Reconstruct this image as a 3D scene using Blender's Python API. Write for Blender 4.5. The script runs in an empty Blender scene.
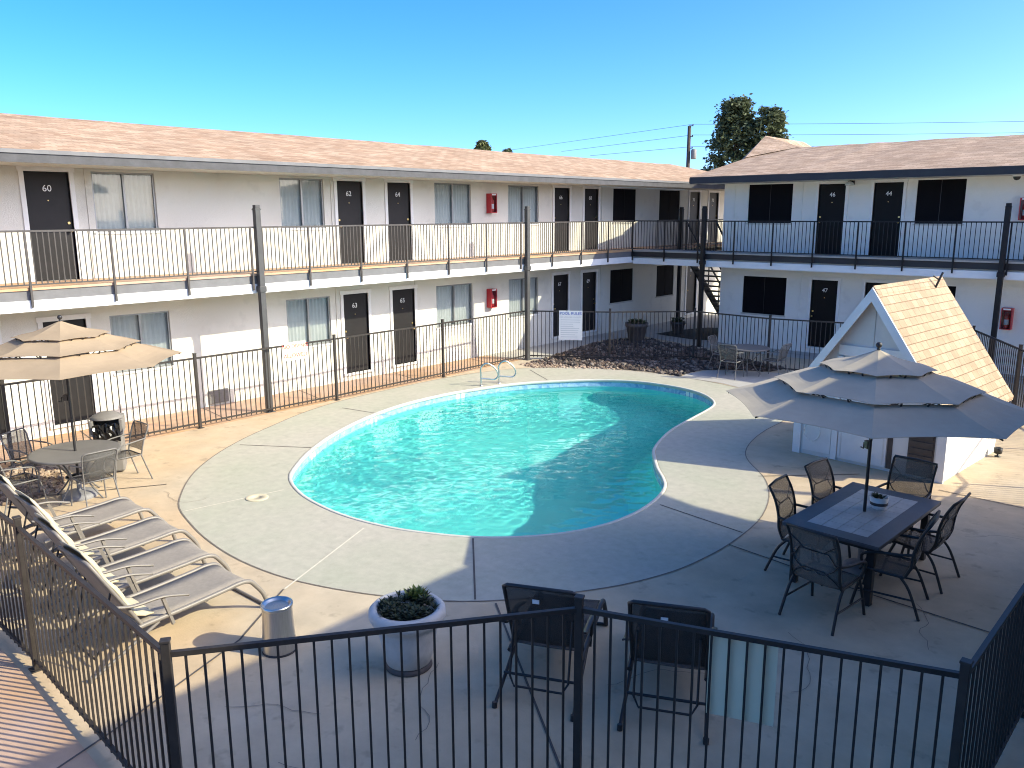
import bpy, bmesh, math, random
from math import sin, cos, pi, radians, sqrt, atan2
from mathutils import Vector, Matrix
from mathutils.geometry import tessellate_polygon
random.seed(7)
SC = bpy.context.scene
COL = SC.collection

# ------------------------------------------------------------------ materials
def _nt(name):
    m = bpy.data.materials.new(name); m.use_nodes = True
    nt = m.node_tree; nt.nodes.clear()
    out = nt.nodes.new('ShaderNodeOutputMaterial')
    return m, nt, out
def N(nt, t, **kw):
    n = nt.nodes.new(t)
    for k, v in kw.items():
        if k in ('operation', 'blend_type', 'data_type', 'interpolation', 'feature', 'distance', 'noise_dimensions', 'wave_type', 'bands_direction', 'wave_profile', 'offset', 'offset_frequency', 'squash', 'squash_frequency', 'vector_type', 'invert'):
            setattr(n, k, v)
        else:
            n.inputs[k].default_value = v
    return n
def rgb(c): return (c[0], c[1], c[2], 1.0)
def L(nt, a, b): nt.links.new(a, b)

def pmat(name, col, rough=.6, metal=0., var=.12, scale=3., bump=0., bscale=60., spots=None, spec=.5, col2=None, c2scale=.6, stretch=None, local=False):
    """principled + two scales of noise in the colour and a noise bump"""
    m, nt, out = _nt(name)
    b = N(nt, 'ShaderNodeBsdfPrincipled', Roughness=rough, Metallic=metal)
    b.inputs['Specular IOR Level'].default_value = spec
    if local:
        tc = N(nt, 'ShaderNodeTexCoord'); pos = tc.outputs['Object']
    else:
        g = N(nt, 'ShaderNodeNewGeometry'); pos = g.outputs['Position']
    if stretch:
        mp = N(nt, 'ShaderNodeMapping'); mp.inputs['Scale'].default_value = stretch
        L(nt, pos, mp.inputs['Vector']); pos = mp.outputs['Vector']
    n1 = N(nt, 'ShaderNodeTexNoise', Scale=scale, Detail=6., Roughness=.62); L(nt, pos, n1.inputs['Vector'])
    mr = N(nt, 'ShaderNodeMapRange'); mr.inputs['From Min'].default_value = .3; mr.inputs['From Max'].default_value = .7
    mr.inputs['To Min'].default_value = 1 - var; mr.inputs['To Max'].default_value = 1 + var
    L(nt, n1.outputs['Fac'], mr.inputs['Value'])
    base = None
    if col2 is not None:
        n2 = N(nt, 'ShaderNodeTexNoise', Scale=c2scale, Detail=4., Roughness=.55); L(nt, pos, n2.inputs['Vector'])
        m2 = N(nt, 'ShaderNodeMapRange'); m2.inputs['From Min'].default_value = .38; m2.inputs['From Max'].default_value = .62
        L(nt, n2.outputs['Fac'], m2.inputs['Value'])
        mx = N(nt, 'ShaderNodeMix', data_type='RGBA'); mx.inputs['A'].default_value = rgb(col); mx.inputs['B'].default_value = rgb(col2)
        L(nt, m2.outputs['Result'], mx.inputs['Factor']); base = mx.outputs['Result']
    vm = N(nt, 'ShaderNodeVectorMath', operation='SCALE')
    if base is None: vm.inputs[0].default_value = col
    else: L(nt, base, vm.inputs[0])
    L(nt, mr.outputs['Result'], vm.inputs['Scale'])
    fin = vm.outputs['Vector']
    if spots:
        sc_, amt, thr = spots
        n3 = N(nt, 'ShaderNodeTexNoise', Scale=sc_, Detail=3., Roughness=.6); L(nt, pos, n3.inputs['Vector'])
        m3 = N(nt, 'ShaderNodeMapRange'); m3.inputs['From Min'].default_value = thr; m3.inputs['From Max'].default_value = thr + .1
        m3.inputs['To Min'].default_value = 1.; m3.inputs['To Max'].default_value = 1 - amt
        L(nt, n3.outputs['Fac'], m3.inputs['Value'])
        v3 = N(nt, 'ShaderNodeVectorMath', operation='SCALE'); L(nt, fin, v3.inputs[0]); L(nt, m3.outputs['Result'], v3.inputs['Scale']); fin = v3.outputs['Vector']
    L(nt, fin, b.inputs['Base Color'])
    if bump:
        nb = N(nt, 'ShaderNodeTexNoise', Scale=bscale, Detail=5., Roughness=.65); L(nt, pos, nb.inputs['Vector'])
        bp = N(nt, 'ShaderNodeBump', Strength=bump, Distance=.02); L(nt, nb.outputs['Fac'], bp.inputs['Height']); L(nt, bp.outputs['Normal'], b.inputs['Normal'])
    L(nt, b.outputs['BSDF'], out.inputs['Surface'])
    return m

def sling_mat(name, col, see=.22, weave=260.):
    """woven sling cloth that lets a little of what is behind show through"""
    m, nt, out = _nt(name)
    b = N(nt, 'ShaderNodeBsdfPrincipled', Roughness=.75)
    b.inputs['Specular IOR Level'].default_value = .25
    tc = N(nt, 'ShaderNodeTexCoord')
    n1 = N(nt, 'ShaderNodeTexNoise', Scale=25., Detail=4.); L(nt, tc.outputs['Object'], n1.inputs['Vector'])
    mr = N(nt, 'ShaderNodeMapRange'); mr.inputs['To Min'].default_value = .82; mr.inputs['To Max'].default_value = 1.18
    L(nt, n1.outputs['Fac'], mr.inputs['Value'])
    vm = N(nt, 'ShaderNodeVectorMath', operation='SCALE'); vm.inputs[0].default_value = col; L(nt, mr.outputs['Result'], vm.inputs['Scale'])
    L(nt, vm.outputs['Vector'], b.inputs['Base Color'])
    wv = N(nt, 'ShaderNodeTexVoronoi', Scale=weave); L(nt, tc.outputs['Object'], wv.inputs['Vector'])
    bp = N(nt, 'ShaderNodeBump', Strength=.25, Distance=.003); L(nt, wv.outputs['Distance'], bp.inputs['Height']); L(nt, bp.outputs['Normal'], b.inputs['Normal'])
    t = N(nt, 'ShaderNodeBsdfTransparent'); mx = N(nt, 'ShaderNodeMixShader', Fac=see)
    L(nt, b.outputs['BSDF'], mx.inputs[1]); L(nt, t.outputs['BSDF'], mx.inputs[2]); L(nt, mx.outputs['Shader'], out.inputs['Surface'])
    return m

def shingle_mat(name, along, c1, c2, c3, sx=1.0, course=.145):
    """asphalt shingles in courses; ALONG is the world axis the courses run along"""
    m, nt, out = _nt(name)
    b = N(nt, 'ShaderNodeBsdfPrincipled', Roughness=.9); b.inputs['Specular IOR Level'].default_value = .2
    g = N(nt, 'ShaderNodeNewGeometry'); sp = N(nt, 'ShaderNodeSeparateXYZ'); L(nt, g.outputs['Position'], sp.inputs[0])
    cb = N(nt, 'ShaderNodeCombineXYZ')
    u, v = ('Y', 'X') if along == 'Y' else ('X', 'Y')
    L(nt, sp.outputs[u], cb.inputs['X'])
    if course < 0: L(nt, sp.outputs['Z'], cb.inputs['Y']); course = -course
    else: L(nt, sp.outputs[v], cb.inputs['Y'])
    br = N(nt, 'ShaderNodeTexBrick', offset=.5, offset_frequency=2)
    br.inputs['Color1'].default_value = rgb(c1); br.inputs['Color2'].default_value = rgb(c2); br.inputs['Mortar'].default_value = rgb(c3)
    br.inputs['Scale'].default_value = 1.; br.inputs['Mortar Size'].default_value = .006; br.inputs['Mortar Smooth'].default_value = .3
    br.inputs['Brick Width'].default_value = .3 * sx; br.inputs['Row Height'].default_value = course; br.inputs['Bias'].default_value = 0.
    L(nt, cb.outputs[0], br.inputs['Vector'])
    n1 = N(nt, 'ShaderNodeTexNoise', Scale=1.2, Detail=8., Roughness=.7); L(nt, g.outputs['Position'], n1.inputs['Vector'])
    mr = N(nt, 'ShaderNodeMapRange'); mr.inputs['From Min'].default_value = .3; mr.inputs['From Max'].default_value = .7; mr.inputs['To Min'].default_value = .74; mr.inputs['To Max'].default_value = 1.22
    L(nt, n1.outputs['Fac'], mr.inputs['Value'])
    vm = N(nt, 'ShaderNodeVectorMath', operation='SCALE'); L(nt, br.outputs['Color'], vm.inputs[0]); L(nt, mr.outputs['Result'], vm.inputs['Scale'])
    L(nt, vm.outputs['Vector'], b.inputs['Base Color'])
    n2 = N(nt, 'ShaderNodeTexNoise', Scale=90., Detail=3.); L(nt, g.outputs['Position'], n2.inputs['Vector'])
    ad = N(nt, 'ShaderNodeMath', operation='MULTIPLY_ADD'); L(nt, br.outputs['Fac'], ad.inputs[0]); ad.inputs[1].default_value = -1.2; L(nt, n2.outputs['Fac'], ad.inputs[2])
    bp = N(nt, 'ShaderNodeBump', Strength=.6, Distance=.015); L(nt, ad.outputs[0], bp.inputs['Height']); L(nt, bp.outputs['Normal'], b.inputs['Normal'])
    L(nt, b.outputs['BSDF'], out.inputs['Surface'])
    return m

def glass_mat(name, tint=(.9, .94, .94), see=.72):
    m, nt, out = _nt(name)
    t = N(nt, 'ShaderNodeBsdfTransparent', Color=rgb(tint))
    gl = N(nt, 'ShaderNodeBsdfGlossy', Roughness=.03); gl.inputs['Color'].default_value = (.9, .9, .9, 1)
    fr = N(nt, 'ShaderNodeFresnel', IOR=1.5)
    mx = N(nt, 'ShaderNodeMixShader'); L(nt, fr.outputs[0], mx.inputs[0]); L(nt, t.outputs[0], mx.inputs[1]); L(nt, gl.outputs[0], mx.inputs[2])
    L(nt, mx.outputs[0], out.inputs['Surface'])
    return m

def leaf_mat(name, c1, c2):
    m, nt, out = _nt(name)
    b = N(nt, 'ShaderNodeBsdfPrincipled', Roughness=.55); b.inputs['Specular IOR Level'].default_value = .3
    g = N(nt, 'ShaderNodeNewGeometry')
    mx = N(nt, 'ShaderNodeMix', data_type='RGBA'); mx.inputs['A'].default_value = rgb(c1); mx.inputs['B'].default_value = rgb(c2)
    L(nt, g.outputs['Random Per Island'], mx.inputs['Factor']); L(nt, mx.outputs['Result'], b.inputs['Base Color'])
    tr = N(nt, 'ShaderNodeBsdfTranslucent'); L(nt, mx.outputs['Result'], tr.inputs['Color'])
    ms = N(nt, 'ShaderNodeMixShader', Fac=.25); L(nt, b.outputs[0], ms.inputs[1]); L(nt, tr.outputs[0], ms.inputs[2])
    L(nt, ms.outputs[0], out.inputs['Surface'])
    return m

def rock_mat(name, cols):
    m, nt, out = _nt(name)
    b = N(nt, 'ShaderNodeBsdfPrincipled', Roughness=.85)
    g = N(nt, 'ShaderNodeNewGeometry')
    cr = N(nt, 'ShaderNodeValToRGB'); cr.color_ramp.interpolation = 'CONSTANT'
    e = cr.color_ramp.elements
    while len(e) < len(cols): e.new(.5)
    for i, c in enumerate(cols): e[i].position = i / len(cols); e[i].color = rgb(c)
    L(nt, g.outputs['Random Per Island'], cr.inputs['Fac'])
    n1 = N(nt, 'ShaderNodeTexNoise', Scale=40., Detail=4.); L(nt, g.outputs['Position'], n1.inputs['Vector'])
    mr = N(nt, 'ShaderNodeMapRange'); mr.inputs['To Min'].default_value = .7; mr.inputs['To Max'].default_value = 1.3; L(nt, n1.outputs['Fac'], mr.inputs['Value'])
    vm = N(nt, 'ShaderNodeVectorMath', operation='SCALE'); L(nt, cr.outputs['Color'], vm.inputs[0]); L(nt, mr.outputs['Result'], vm.inputs['Scale'])
    L(nt, vm.outputs['Vector'], b.inputs['Base Color']); L(nt, b.outputs[0], out.inputs['Surface'])
    return m

def tile_mat(name):
    m, nt, out = _nt(name)
    b = N(nt, 'ShaderNodeBsdfPrincipled', Roughness=.2)
    g = N(nt, 'ShaderNodeNewGeometry')
    mp = N(nt, 'ShaderNodeMapping'); mp.inputs['Scale'].default_value = (1, 1, 1); L(nt, g.outputs['Position'], mp.inputs['Vector'])
    vo = N(nt, 'ShaderNodeTexVoronoi', Scale=14.); vo.distance = 'CHEBYCHEV'; L(nt, mp.outputs[0], vo.inputs['Vector'])
    cr = N(nt, 'ShaderNodeValToRGB'); e = cr.color_ramp.elements
    e[0].position = 0; e[0].color = (.13, .30, .55, 1); e[1].position = 1; e[1].color = (.42, .62, .78, 1)
    L(nt, vo.outputs['Color'], cr.inputs['Fac']); L(nt, cr.outputs['Color'], b.inputs['Base Color']); L(nt, b.outputs[0], out.inputs['Surface'])
    return m

M = {}
M['ground'] = pmat('concrete_ground', (.53, .395, .25), .85, var=.13, scale=2.2, bump=.16, bscale=45, col2=(.50, .415, .30), c2scale=.35, spots=(3.5, .22, .60))
M['walk'] = pmat('orange_walkway', (.56, .335, .175), .85, var=.1, scale=2.5, bump=.1, bscale=50, col2=(.50, .345, .26), c2scale=.5)
M['deck'] = pmat('grey_green_deck', (.41, .405, .315), .8, var=.09, scale=7, bump=.16, bscale=120, col2=(.45, .42, .345), c2scale=.5, spots=(3.2, .09, .6))
M['pale_conc'] = pmat('pale_concrete', (.42, .40, .37), .85, var=.08, scale=4, bump=.1)
M['joint_edge'] = pmat('joint_edge', (.20, .17, .14), .9, var=.2, scale=10)
M['joint'] = pmat('joint_dark', (.10, .085, .075), .9, var=.2, scale=10)
M['joint_pale'] = pmat('joint_pale', (.62, .58, .48), .9, var=.1, scale=10)
M['stucco'] = pmat('stucco_wall', (.74, .72, .645), .9, var=.06, scale=1.6, bump=.4, bscale=70, col2=(.655, .635, .565), c2scale=.8, spec=.2, spots=(2.2, .07, .58))
M['stuccoN'] = pmat('stucco_shade_lift', (.83, .82, .77), .9, var=.05, scale=1.6, bump=.4, bscale=70, col2=(.76, .745, .70), c2scale=.8, spec=.2, spots=(2.2, .06, .58))  # lighter copy of the wall stucco; lifts the north wing's shade through colour
M['trim'] = pmat('white_trim', (.78, .77, .74), .6, var=.05, scale=5, bump=.05)
M['whiteband'] = pmat('white_fascia', (.80, .80, .79), .6, var=.04, scale=3, bump=.05)
M['greyband'] = pmat('grey_channel', (.15, .15, .155), .6, var=.15, scale=4)
M['fascia'] = pmat('roof_fascia', (.06, .06, .066), .65, var=.25, scale=5, bump=.1)
M['soffit'] = pmat('soffit', (.55, .53, .48), .8, var=.08, scale=2)
M['roofY'] = shingle_mat('shingles_w', 'Y', (.37, .235, .15), (.54, .39, .275), (.22, .14, .09))
M['roofX'] = shingle_mat('shingles_n', 'X', (.37, .25, .17), (.53, .385, .28), (.22, .15, .10))
M['shedroof'] = shingle_mat('shingles_shed', 'Y', (.36, .265, .18), (.44, .34, .24), (.22, .155, .10), sx=.75, course=-.12)
M['door'] = pmat('dark_door', (.016, .015, .016), .5, var=.15, scale=4, spec=.25)
M['doorN'] = pmat('door_shade_dark', (.007, .007, .008), .5, var=.15, scale=4, spec=.15)  # darker copy of the door colour, with the north wing's shade painted in
M['iron'] = pmat('iron_shade_dark', (.014, .013, .014), .5, var=.2, scale=8, spec=.25)  # post and rail colour darkened for shaded runs; the shade is in the paint
M['fence'] = pmat('fence_paint', (.040, .034, .031), .5, var=.2, scale=8, spec=.3)
M['rail'] = pmat('rail_paint', (.06, .053, .05), .5, var=.2, scale=8)
M['post'] = pmat('post_paint', (.06, .06, .062), .55, var=.15, scale=6)
M['alu'] = pmat('window_aluminium', (.30, .31, .31), .4, metal=.4, var=.1)
M['bronze'] = pmat('bronze_frame', (.03, .028, .027), .45, var=.1)
M['fasciaN'] = pmat('fascia_shade_dark', (.022, .022, .026), .6, var=.2)  # shaded copy of the fascia colour; darkness of the shade put into it
M['blind'] = pmat('vertical_blinds', (.55, .56, .54), .8, var=.05)
M['darkblind'] = pmat('dark_screen', (.006, .006, .008), .8, var=.1, spec=.1)
M['glass'] = glass_mat('window_glass')
M['brass'] = pmat('brass', (.62, .47, .20), .3, metal=.9, var=.05)
M['chrome'] = pmat('steel_tube', (.62, .62, .62), .28, metal=1., var=.08)
M['steel'] = pmat('brushed_steel', (.55, .54, .52), .33, metal=1., var=.12, scale=3, stretch=(30, 30, 1.5))
M['red'] = pmat('red_cabinet', (.45, .025, .035), .4, var=.1)
M['extred'] = pmat('extinguisher_red', (.6, .03, .03), .3, var=.05)
M['white'] = pmat('white_paint', (.8, .8, .79), .5, var=.03)
M['sticker'] = pmat('white_label', (.82, .82, .82), .5, var=.02)
M['cream'] = pmat('cream_panel', (.82, .76, .56), .6, var=.04, scale=2)
M['blue'] = pmat('blue_ink', (.05, .10, .42), .5, var=.05)
M['ink'] = pmat('grey_ink', (.50, .52, .54), .6, var=.05)
M['redink'] = pmat('red_ink', (.55, .06, .05), .6, var=.1)
M['pool'] = pmat('pool_plaster', (.20, .74, .70), .7, var=.05, scale=1.5)
M['coping'] = pmat('pool_coping', (.56, .55, .49), .7, var=.06, scale=6, bump=.1)
M['tile'] = tile_mat('pool_tile')
M['tile_glint'] = pmat('tile_waterline_glint', (.50, .72, .70), .4, var=.05)
M['sling'] = sling_mat('grey_sling', (.31, .275, .235), .05)
M['darksling'] = sling_mat('dark_sling', (.06, .055, .052), .3)
M['chairsling'] = sling_mat('taupe_sling', (.20, .175, .15), .4)
M['meshtop'] = sling_mat('mesh_top', (.12, .118, .115), .58, 120.)
M['meshmetal'] = sling_mat('mesh_metal', (.12, .118, .115), .5, 120.)
M['loungeframe'] = pmat('taupe_frame', (.21, .19, .17), .45, var=.08, local=True)
M['black'] = pmat('black_frame', (.022, .021, .022), .45, var=.15, local=True)
M['greymetal'] = pmat('grey_metal', (.16, .155, .15), .45, var=.1, local=True)
M['cushion'] = pmat('cream_cushion', (.56, .49, .34), .9, var=.06, scale=8, bump=.2, bscale=30)
M['canvas'] = pmat('taupe_canvas', (.41, .36, .285), .9, var=.06, scale=4, bump=.12, bscale=250, spec=.1)
M['canvas2'] = pmat('sand_canvas', (.36, .275, .185), .9, var=.06, scale=4, bump=.12, bscale=250, spec=.1)
M['tabletop'] = pmat('slate_table', (.075, .075, .08), .4, var=.15, scale=6, local=True)
M['tabletile'] = pmat('stone_tiles', (.48, .47, .45), .35, var=.15, scale=6, local=True)
M['concpot'] = pmat('concrete_pot', (.55, .53, .50), .8, var=.1, scale=8, bump=.2, bscale=60)
M['soil'] = pmat('soil', (.04, .03, .022), .95, var=.3, scale=30, bump=.5)
M['terra'] = pmat('dark_pot', (.085, .07, .065), .6, var=.15, scale=6)
M['binplastic'] = pmat('grey_plastic', (.20, .19, .18), .6, var=.1, scale=5)
M['bag'] = pmat('black_bag', (.012, .012, .013), .25, var=.1)
M['base'] = pmat('umbrella_base', (.20, .20, .21), .6, var=.15)
M['shedwood'] = pmat('white_siding', (.74, .73, .70), .7, var=.05, scale=3, bump=.08, bscale=30)
M['shedwood2'] = pmat('cream_siding', (.66, .645, .60), .7, var=.06, scale=3, bump=.08, bscale=30)
M['brown'] = pmat('brown_shutter', (.07, .055, .045), .7, var=.2, scale=6)
M['rope'] = pmat('white_rope', (.72, .71, .66), .8, var=.2, scale=25)
M['bark'] = pmat('bark', (.09, .065, .045), .9, var=.3, scale=12, bump=.6)
M['polewood'] = pmat('pole_wood', (.06, .045, .035), .9, var=.2, scale=8)
M['leafdark'] = leaf_mat('dark_leaves', (.03, .042, .018), (.15, .18, .085))
M['leafolive'] = leaf_mat('olive_leaves', (.09, .11, .035), (.22, .23, .10))
M['succ'] = leaf_mat('succulent_leaves', (.03, .04, .03), (.10, .12, .06))
M['grassy'] = leaf_mat('bright_leaves', (.16, .20, .05), (.25, .28, .08))
M['gravel'] = rock_mat('river_rock', [(.05, .04, .036), (.085, .062, .05), (.15, .112, .09), (.04, .035, .033), (.20, .165, .14), (.10, .065, .05)])
M['darkground'] = pmat('dark_ground', (.018, .016, .015), .95, var=.4, scale=14, bump=.6)
M['gravelbed'] = pmat('gravel_bed', (.055, .043, .036), .95, var=.3, scale=12, bump=.6)
M['tan_gravel'] = rock_mat('tan_rock', [(.30, .22, .16), (.38, .28, .21), (.24, .17, .12), (.42, .33, .26), (.33, .25, .19)])
M['wire'] = pmat('cable', (.03, .03, .03), .6)
M['lampglass'] = pmat('lamp_glass', (.6, .66, .66), .2, var=.03)

# ------------------------------------------------------------------ mesh collector
class MB:
    def __init__(s): s.v = []; s.f = []; s.sm = []; s.mi = []
    def add(s, vs, fs, smooth=False, mi=0):
        o = len(s.v); s.v += [Vector(v) for v in vs]
        for f in fs: s.f.append([i + o for i in f]); s.sm.append(smooth); s.mi.append(mi)
        return s
    def box(s, x0, x1, y0, y1, z0, z1, mi=0):
        if x0 > x1: x0, x1 = x1, x0
        if y0 > y1: y0, y1 = y1, y0
        if z0 > z1: z0, z1 = z1, z0
        vs = [(x0,y0,z0),(x1,y0,z0),(x1,y1,z0),(x0,y1,z0),(x0,y0,z1),(x1,y0,z1),(x1,y1,z1),(x0,y1,z1)]
        return s.add(vs, [(0,3,2,1),(4,5,6,7),(0,1,5,4),(1,2,6,5),(2,3,7,6),(3,0,4,7)], mi=mi)
    def bar(s, p, q, w, h=None, up=(0,0,1), mi=0):
        h = h or w; p = Vector(p); q = Vector(q); d = (q - p).normalized(); up = Vector(up)
        if abs(d.dot(up)) > .98: up = Vector((0,1,0))
        a = d.cross(up).normalized() * w / 2; b = a.cross(d).normalized() * h / 2
        vs = [p-a-b, p+a-b, p+a+b, p-a+b, q-a-b, q+a-b, q+a+b, q-a+b]
        return s.add(vs, [(0,3,2,1),(4,5,6,7),(0,1,5,4),(1,2,6,5),(2,3,7,6),(3,0,4,7)], mi=mi)
    def tube(s, pts, r, n=8, closed=False, mi=0):
        pts = [Vector(p) for p in pts]; m = len(pts); rings = []
        rr = r if isinstance(r, (list, tuple)) else [r] * m
        prev = None
        for i, p in enumerate(pts):
            if closed: t = pts[(i+1) % m] - pts[i-1]
            else: t = pts[min(i+1, m-1)] - pts[max(i-1, 0)]
            t.normalize()
            if prev is None:
                a = t.cross(Vector((0,0,1)))
                if a.length < .05: a = t.cross(Vector((0,1,0)))
            else:
                a = prev - t * prev.dot(t)
                if a.length < 1e-5: a = t.cross(Vector((0,1,0)))
            a.normalize(); prev = a; b = t.cross(a)
            rings.append([p + (a * cos(2*pi*k/n) + b * sin(2*pi*k/n)) * rr[i] for k in range(n)])
        vs = [v for ring in rings for v in ring]; fs = []
        for i in range(m if closed else m - 1):
            j = (i + 1) % m
            for k in range(n): fs.append((i*n+k, i*n+(k+1) % n, j*n+(k+1) % n, j*n+k))
        s.add(vs, fs, True, mi)
        if not closed:
            s.add(rings[0], [tuple(range(n))[::-1]], mi=mi); s.add(rings[-1], [tuple(range(n))], mi=mi)
        return s
    def lathe(s, prof, c=(0,0,0), n=24, mi=0, smooth=True):
        c = Vector(c); vs = []; fs = []
        for r, z in prof:
            for k in range(n): vs.append(c + Vector((r*cos(2*pi*k/n), r*sin(2*pi*k/n), z)))
        for i in range(len(prof)-1):
            for k in range(n): fs.append((i*n+k, i*n+(k+1) % n, (i+1)*n+(k+1) % n, (i+1)*n+k))
        s.add(vs, fs, smooth, mi)
        if prof[0][0] > 1e-4: s.add(vs[:n], [tuple(range(n))[::-1]], mi=mi)
        if prof[-1][0] > 1e-4: s.add(vs[-n:], [tuple(range(n))], mi=mi)
        return s
    def prism(s, poly, axis, a0, a1, mi=0):
        """extrude a 2D polygon along an axis; poly given in the two other axes (x: y,z / y: x,z / z: x,y)"""
        def P(p, a): return {'x': (a, p[0], p[1]), 'y': (p[0], a, p[1]), 'z': (p[0], p[1], a)}[axis]
        n = len(poly); vs = [P(p, a0) for p in poly] + [P(p, a1) for p in poly]
        fs = [tuple(range(n))[::-1], tuple(range(n, 2*n))] + [(i, (i+1) % n, n+(i+1) % n, n+i) for i in range(n)]
        return s.add(vs, fs, mi=mi)
    def patch(s, rows, smooth=True, mi=0):
        n = len(rows[0]); vs = [v for r in rows for v in r]; fs = []
        for i in range(len(rows)-1):
            for k in range(n-1): fs.append((i*n+k, i*n+k+1, (i+1)*n+k+1, (i+1)*n+k))
        return s.add(vs, fs, smooth, mi)
    def sphere(s, c, r, n=10, m=7, sc=(1,1,1), mi=0):
        c = Vector(c); vs = [c + Vector((0,0,-r*sc[2]))]; fs = []
        for i in range(1, m):
            a = -pi/2 + pi*i/m
            for k in range(n): vs.append(c + Vector((r*cos(a)*cos(2*pi*k/n)*sc[0], r*cos(a)*sin(2*pi*k/n)*sc[1], r*sin(a)*sc[2])))
        vs.append(c + Vector((0,0,r*sc[2]))); t = len(vs) - 1
        for k in range(n): fs.append((0, 1+(k+1) % n, 1+k))
        for i in range(m-2):
            for k in range(n): fs.append((1+i*n+k, 1+i*n+(k+1) % n, 1+(i+1)*n+(k+1) % n, 1+(i+1)*n+k))
        for k in range(n): fs.append((1+(m-2)*n+k, 1+(m-2)*n+(k+1) % n, t))
        return s.add(vs, fs, True, mi)
    def build(s, name, mat, parent=None, world=True, bevel=0, solid=0):
        off = Vector((0,0,0))
        if parent is not None and world:
            p = parent
            while p is not None: off += p.location; p = p.parent
        me = bpy.data.meshes.new(name)
        me.from_pydata([tuple(v - off) for v in s.v], [], s.f)
        for p, sm, mi in zip(me.polygons, s.sm, s.mi): p.use_smooth = sm; p.material_index = mi
        for m in (mat if isinstance(mat, (list, tuple)) else [mat]): me.materials.append(m)
        me.validate(); me.update()
        o = bpy.data.objects.new(name, me); COL.objects.link(o)
        if parent is not None: o.parent = parent
        if bevel:
            b = o.modifiers.new('bevel', 'BEVEL'); b.width = bevel; b.segments = 2; b.limit_method = 'ANGLE'
        if solid:
            b = o.modifiers.new('solid', 'SOLIDIFY'); b.thickness = solid; b.offset = 0
        return o

def tag(o, label=None, cat=None, group=None, kind=None):
    if label: o['label'] = label
    if cat: o['category'] = cat
    if group: o['group'] = group
    if kind: o['kind'] = kind
    return o
def thing(name, label, cat, loc=(0,0,0), rz=0, group=None):
    o = bpy.data.objects.new(name, None); COL.objects.link(o); o.empty_display_size = .2
    o.location = loc; o.rotation_euler = (0,0,rz); return tag(o, label, cat, group)
def copy_tree(o, parent=None):
    c = o.copy(); COL.objects.link(c)
    if parent is not None: c.parent = parent
    for ch in [x for x in COL.objects if x.parent == o]: copy_tree(ch, c)
    return c

def text_mesh(txt, size, align='CENTER', ext=.002):
    cu = bpy.data.curves.new('txt', 'FONT'); cu.body = txt; cu.size = size; cu.align_x = align; cu.align_y = 'CENTER'; cu.extrude = ext; cu.resolution_u = 3
    o = bpy.data.objects.new('txt', cu); COL.objects.link(o)
    dg = bpy.context.evaluated_depsgraph_get(); dg.update()
    me = bpy.data.meshes.new_from_object(o.evaluated_get(dg))
    bpy.data.objects.remove(o); return me
def text(name, txt, size, mat, pos, right, up, parent=None, bold=0.0):
    me = text_mesh(txt, size); me.materials.clear(); me.materials.append(mat); me.name = name
    r = Vector(right).normalized(); u = Vector(up).normalized(); n = r.cross(u)
    off = Vector((0,0,0)); p = parent
    while p is not None: off += p.location; p = p.parent
    T = Matrix(((r.x,u.x,n.x,pos[0]-off.x),(r.y,u.y,n.y,pos[1]-off.y),(r.z,u.z,n.z,pos[2]-off.z),(0,0,0,1)))
    me.transform(T)
    o = bpy.data.objects.new(name, me); COL.objects.link(o)
    if parent is not None: o.parent = parent
    return o

def spline(pts, per=6, closed=True):
    n = len(pts); out = []
    for i in range(n if closed else n-1):
        if closed: p0, p1, p2, p3 = (Vector(pts[(i+k-1) % n]) for k in range(4))
        else: p0, p1, p2, p3 = Vector(pts[max(i-1,0)]), Vector(pts[i]), Vector(pts[i+1]), Vector(pts[min(i+2,n-1)])
        for k in range(per):
            t = k / per
            out.append(.5*((2*p1) + (p2-p0)*t + (2*p0-5*p1+4*p2-p3)*t*t + (3*p1-p0-3*p2+p3)*t**3))
    if not closed: out.append(Vector(pts[-1]))
    return out
def area2(p): return sum(p[i].x*p[(i+1) % len(p)].y - p[(i+1) % len(p)].x*p[i].y for i in range(len(p)))
def inset(p, d):
    """offset a closed 2D outline outward by d (negative: inward)"""
    s = 1 if area2(p) > 0 else -1; n = len(p); out = []
    for i in range(n):
        t = (p[(i+1) % n] - p[i-1]).normalized(); out.append(Vector((p[i].x + s*t.y*d, p[i].y - s*t.x*d)))
    return out
def sheet(name, outer, holes, z, mat, label=None):
    loops = [[Vector((q[0], q[1], 0)) for q in outer]] + [[Vector((q[0], q[1], 0)) for q in h] for h in holes]
    tris = tessellate_polygon(loops); flat = [v for l in loops for v in l]
    m = MB()
    fs = []
    for t in tris:
        a, b, c = (flat[i] for i in t)
        fs.append(t if (b-a).cross(c-a).z > 0 else (t[0], t[2], t[1]))
    m.add([(v.x, v.y, z) for v in flat], fs)
    return tag(m.build(name, mat), kind='structure')

# ------------------------------------------------------------------ camera
CAM = Vector((0, 0, 4.223)); FPX = 820.5
yaw, pitch, roll = radians(42.06), radians(11.74), radians(-.25)
fw = Vector((-sin(yaw)*cos(pitch), cos(yaw)*cos(pitch), -sin(pitch))); rt = Vector((cos(yaw), sin(yaw), 0)); up = rt.cross(fw)
r2 = cos(roll)*rt + sin(roll)*up; u2 = -sin(roll)*rt + cos(roll)*up
cam = bpy.data.cameras.new('camera'); co = bpy.data.objects.new('camera', cam); COL.objects.link(co)
cam.sensor_width = 36; cam.lens = 36*FPX/1024; cam.clip_end = 3000; cam.clip_start = .05
co.matrix_world = Matrix(((r2.x,u2.x,-fw.x,CAM.x),(r2.y,u2.y,-fw.y,CAM.y),(r2.z,u2.z,-fw.z,CAM.z),(0,0,0,1)))
SC.camera = co

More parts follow.
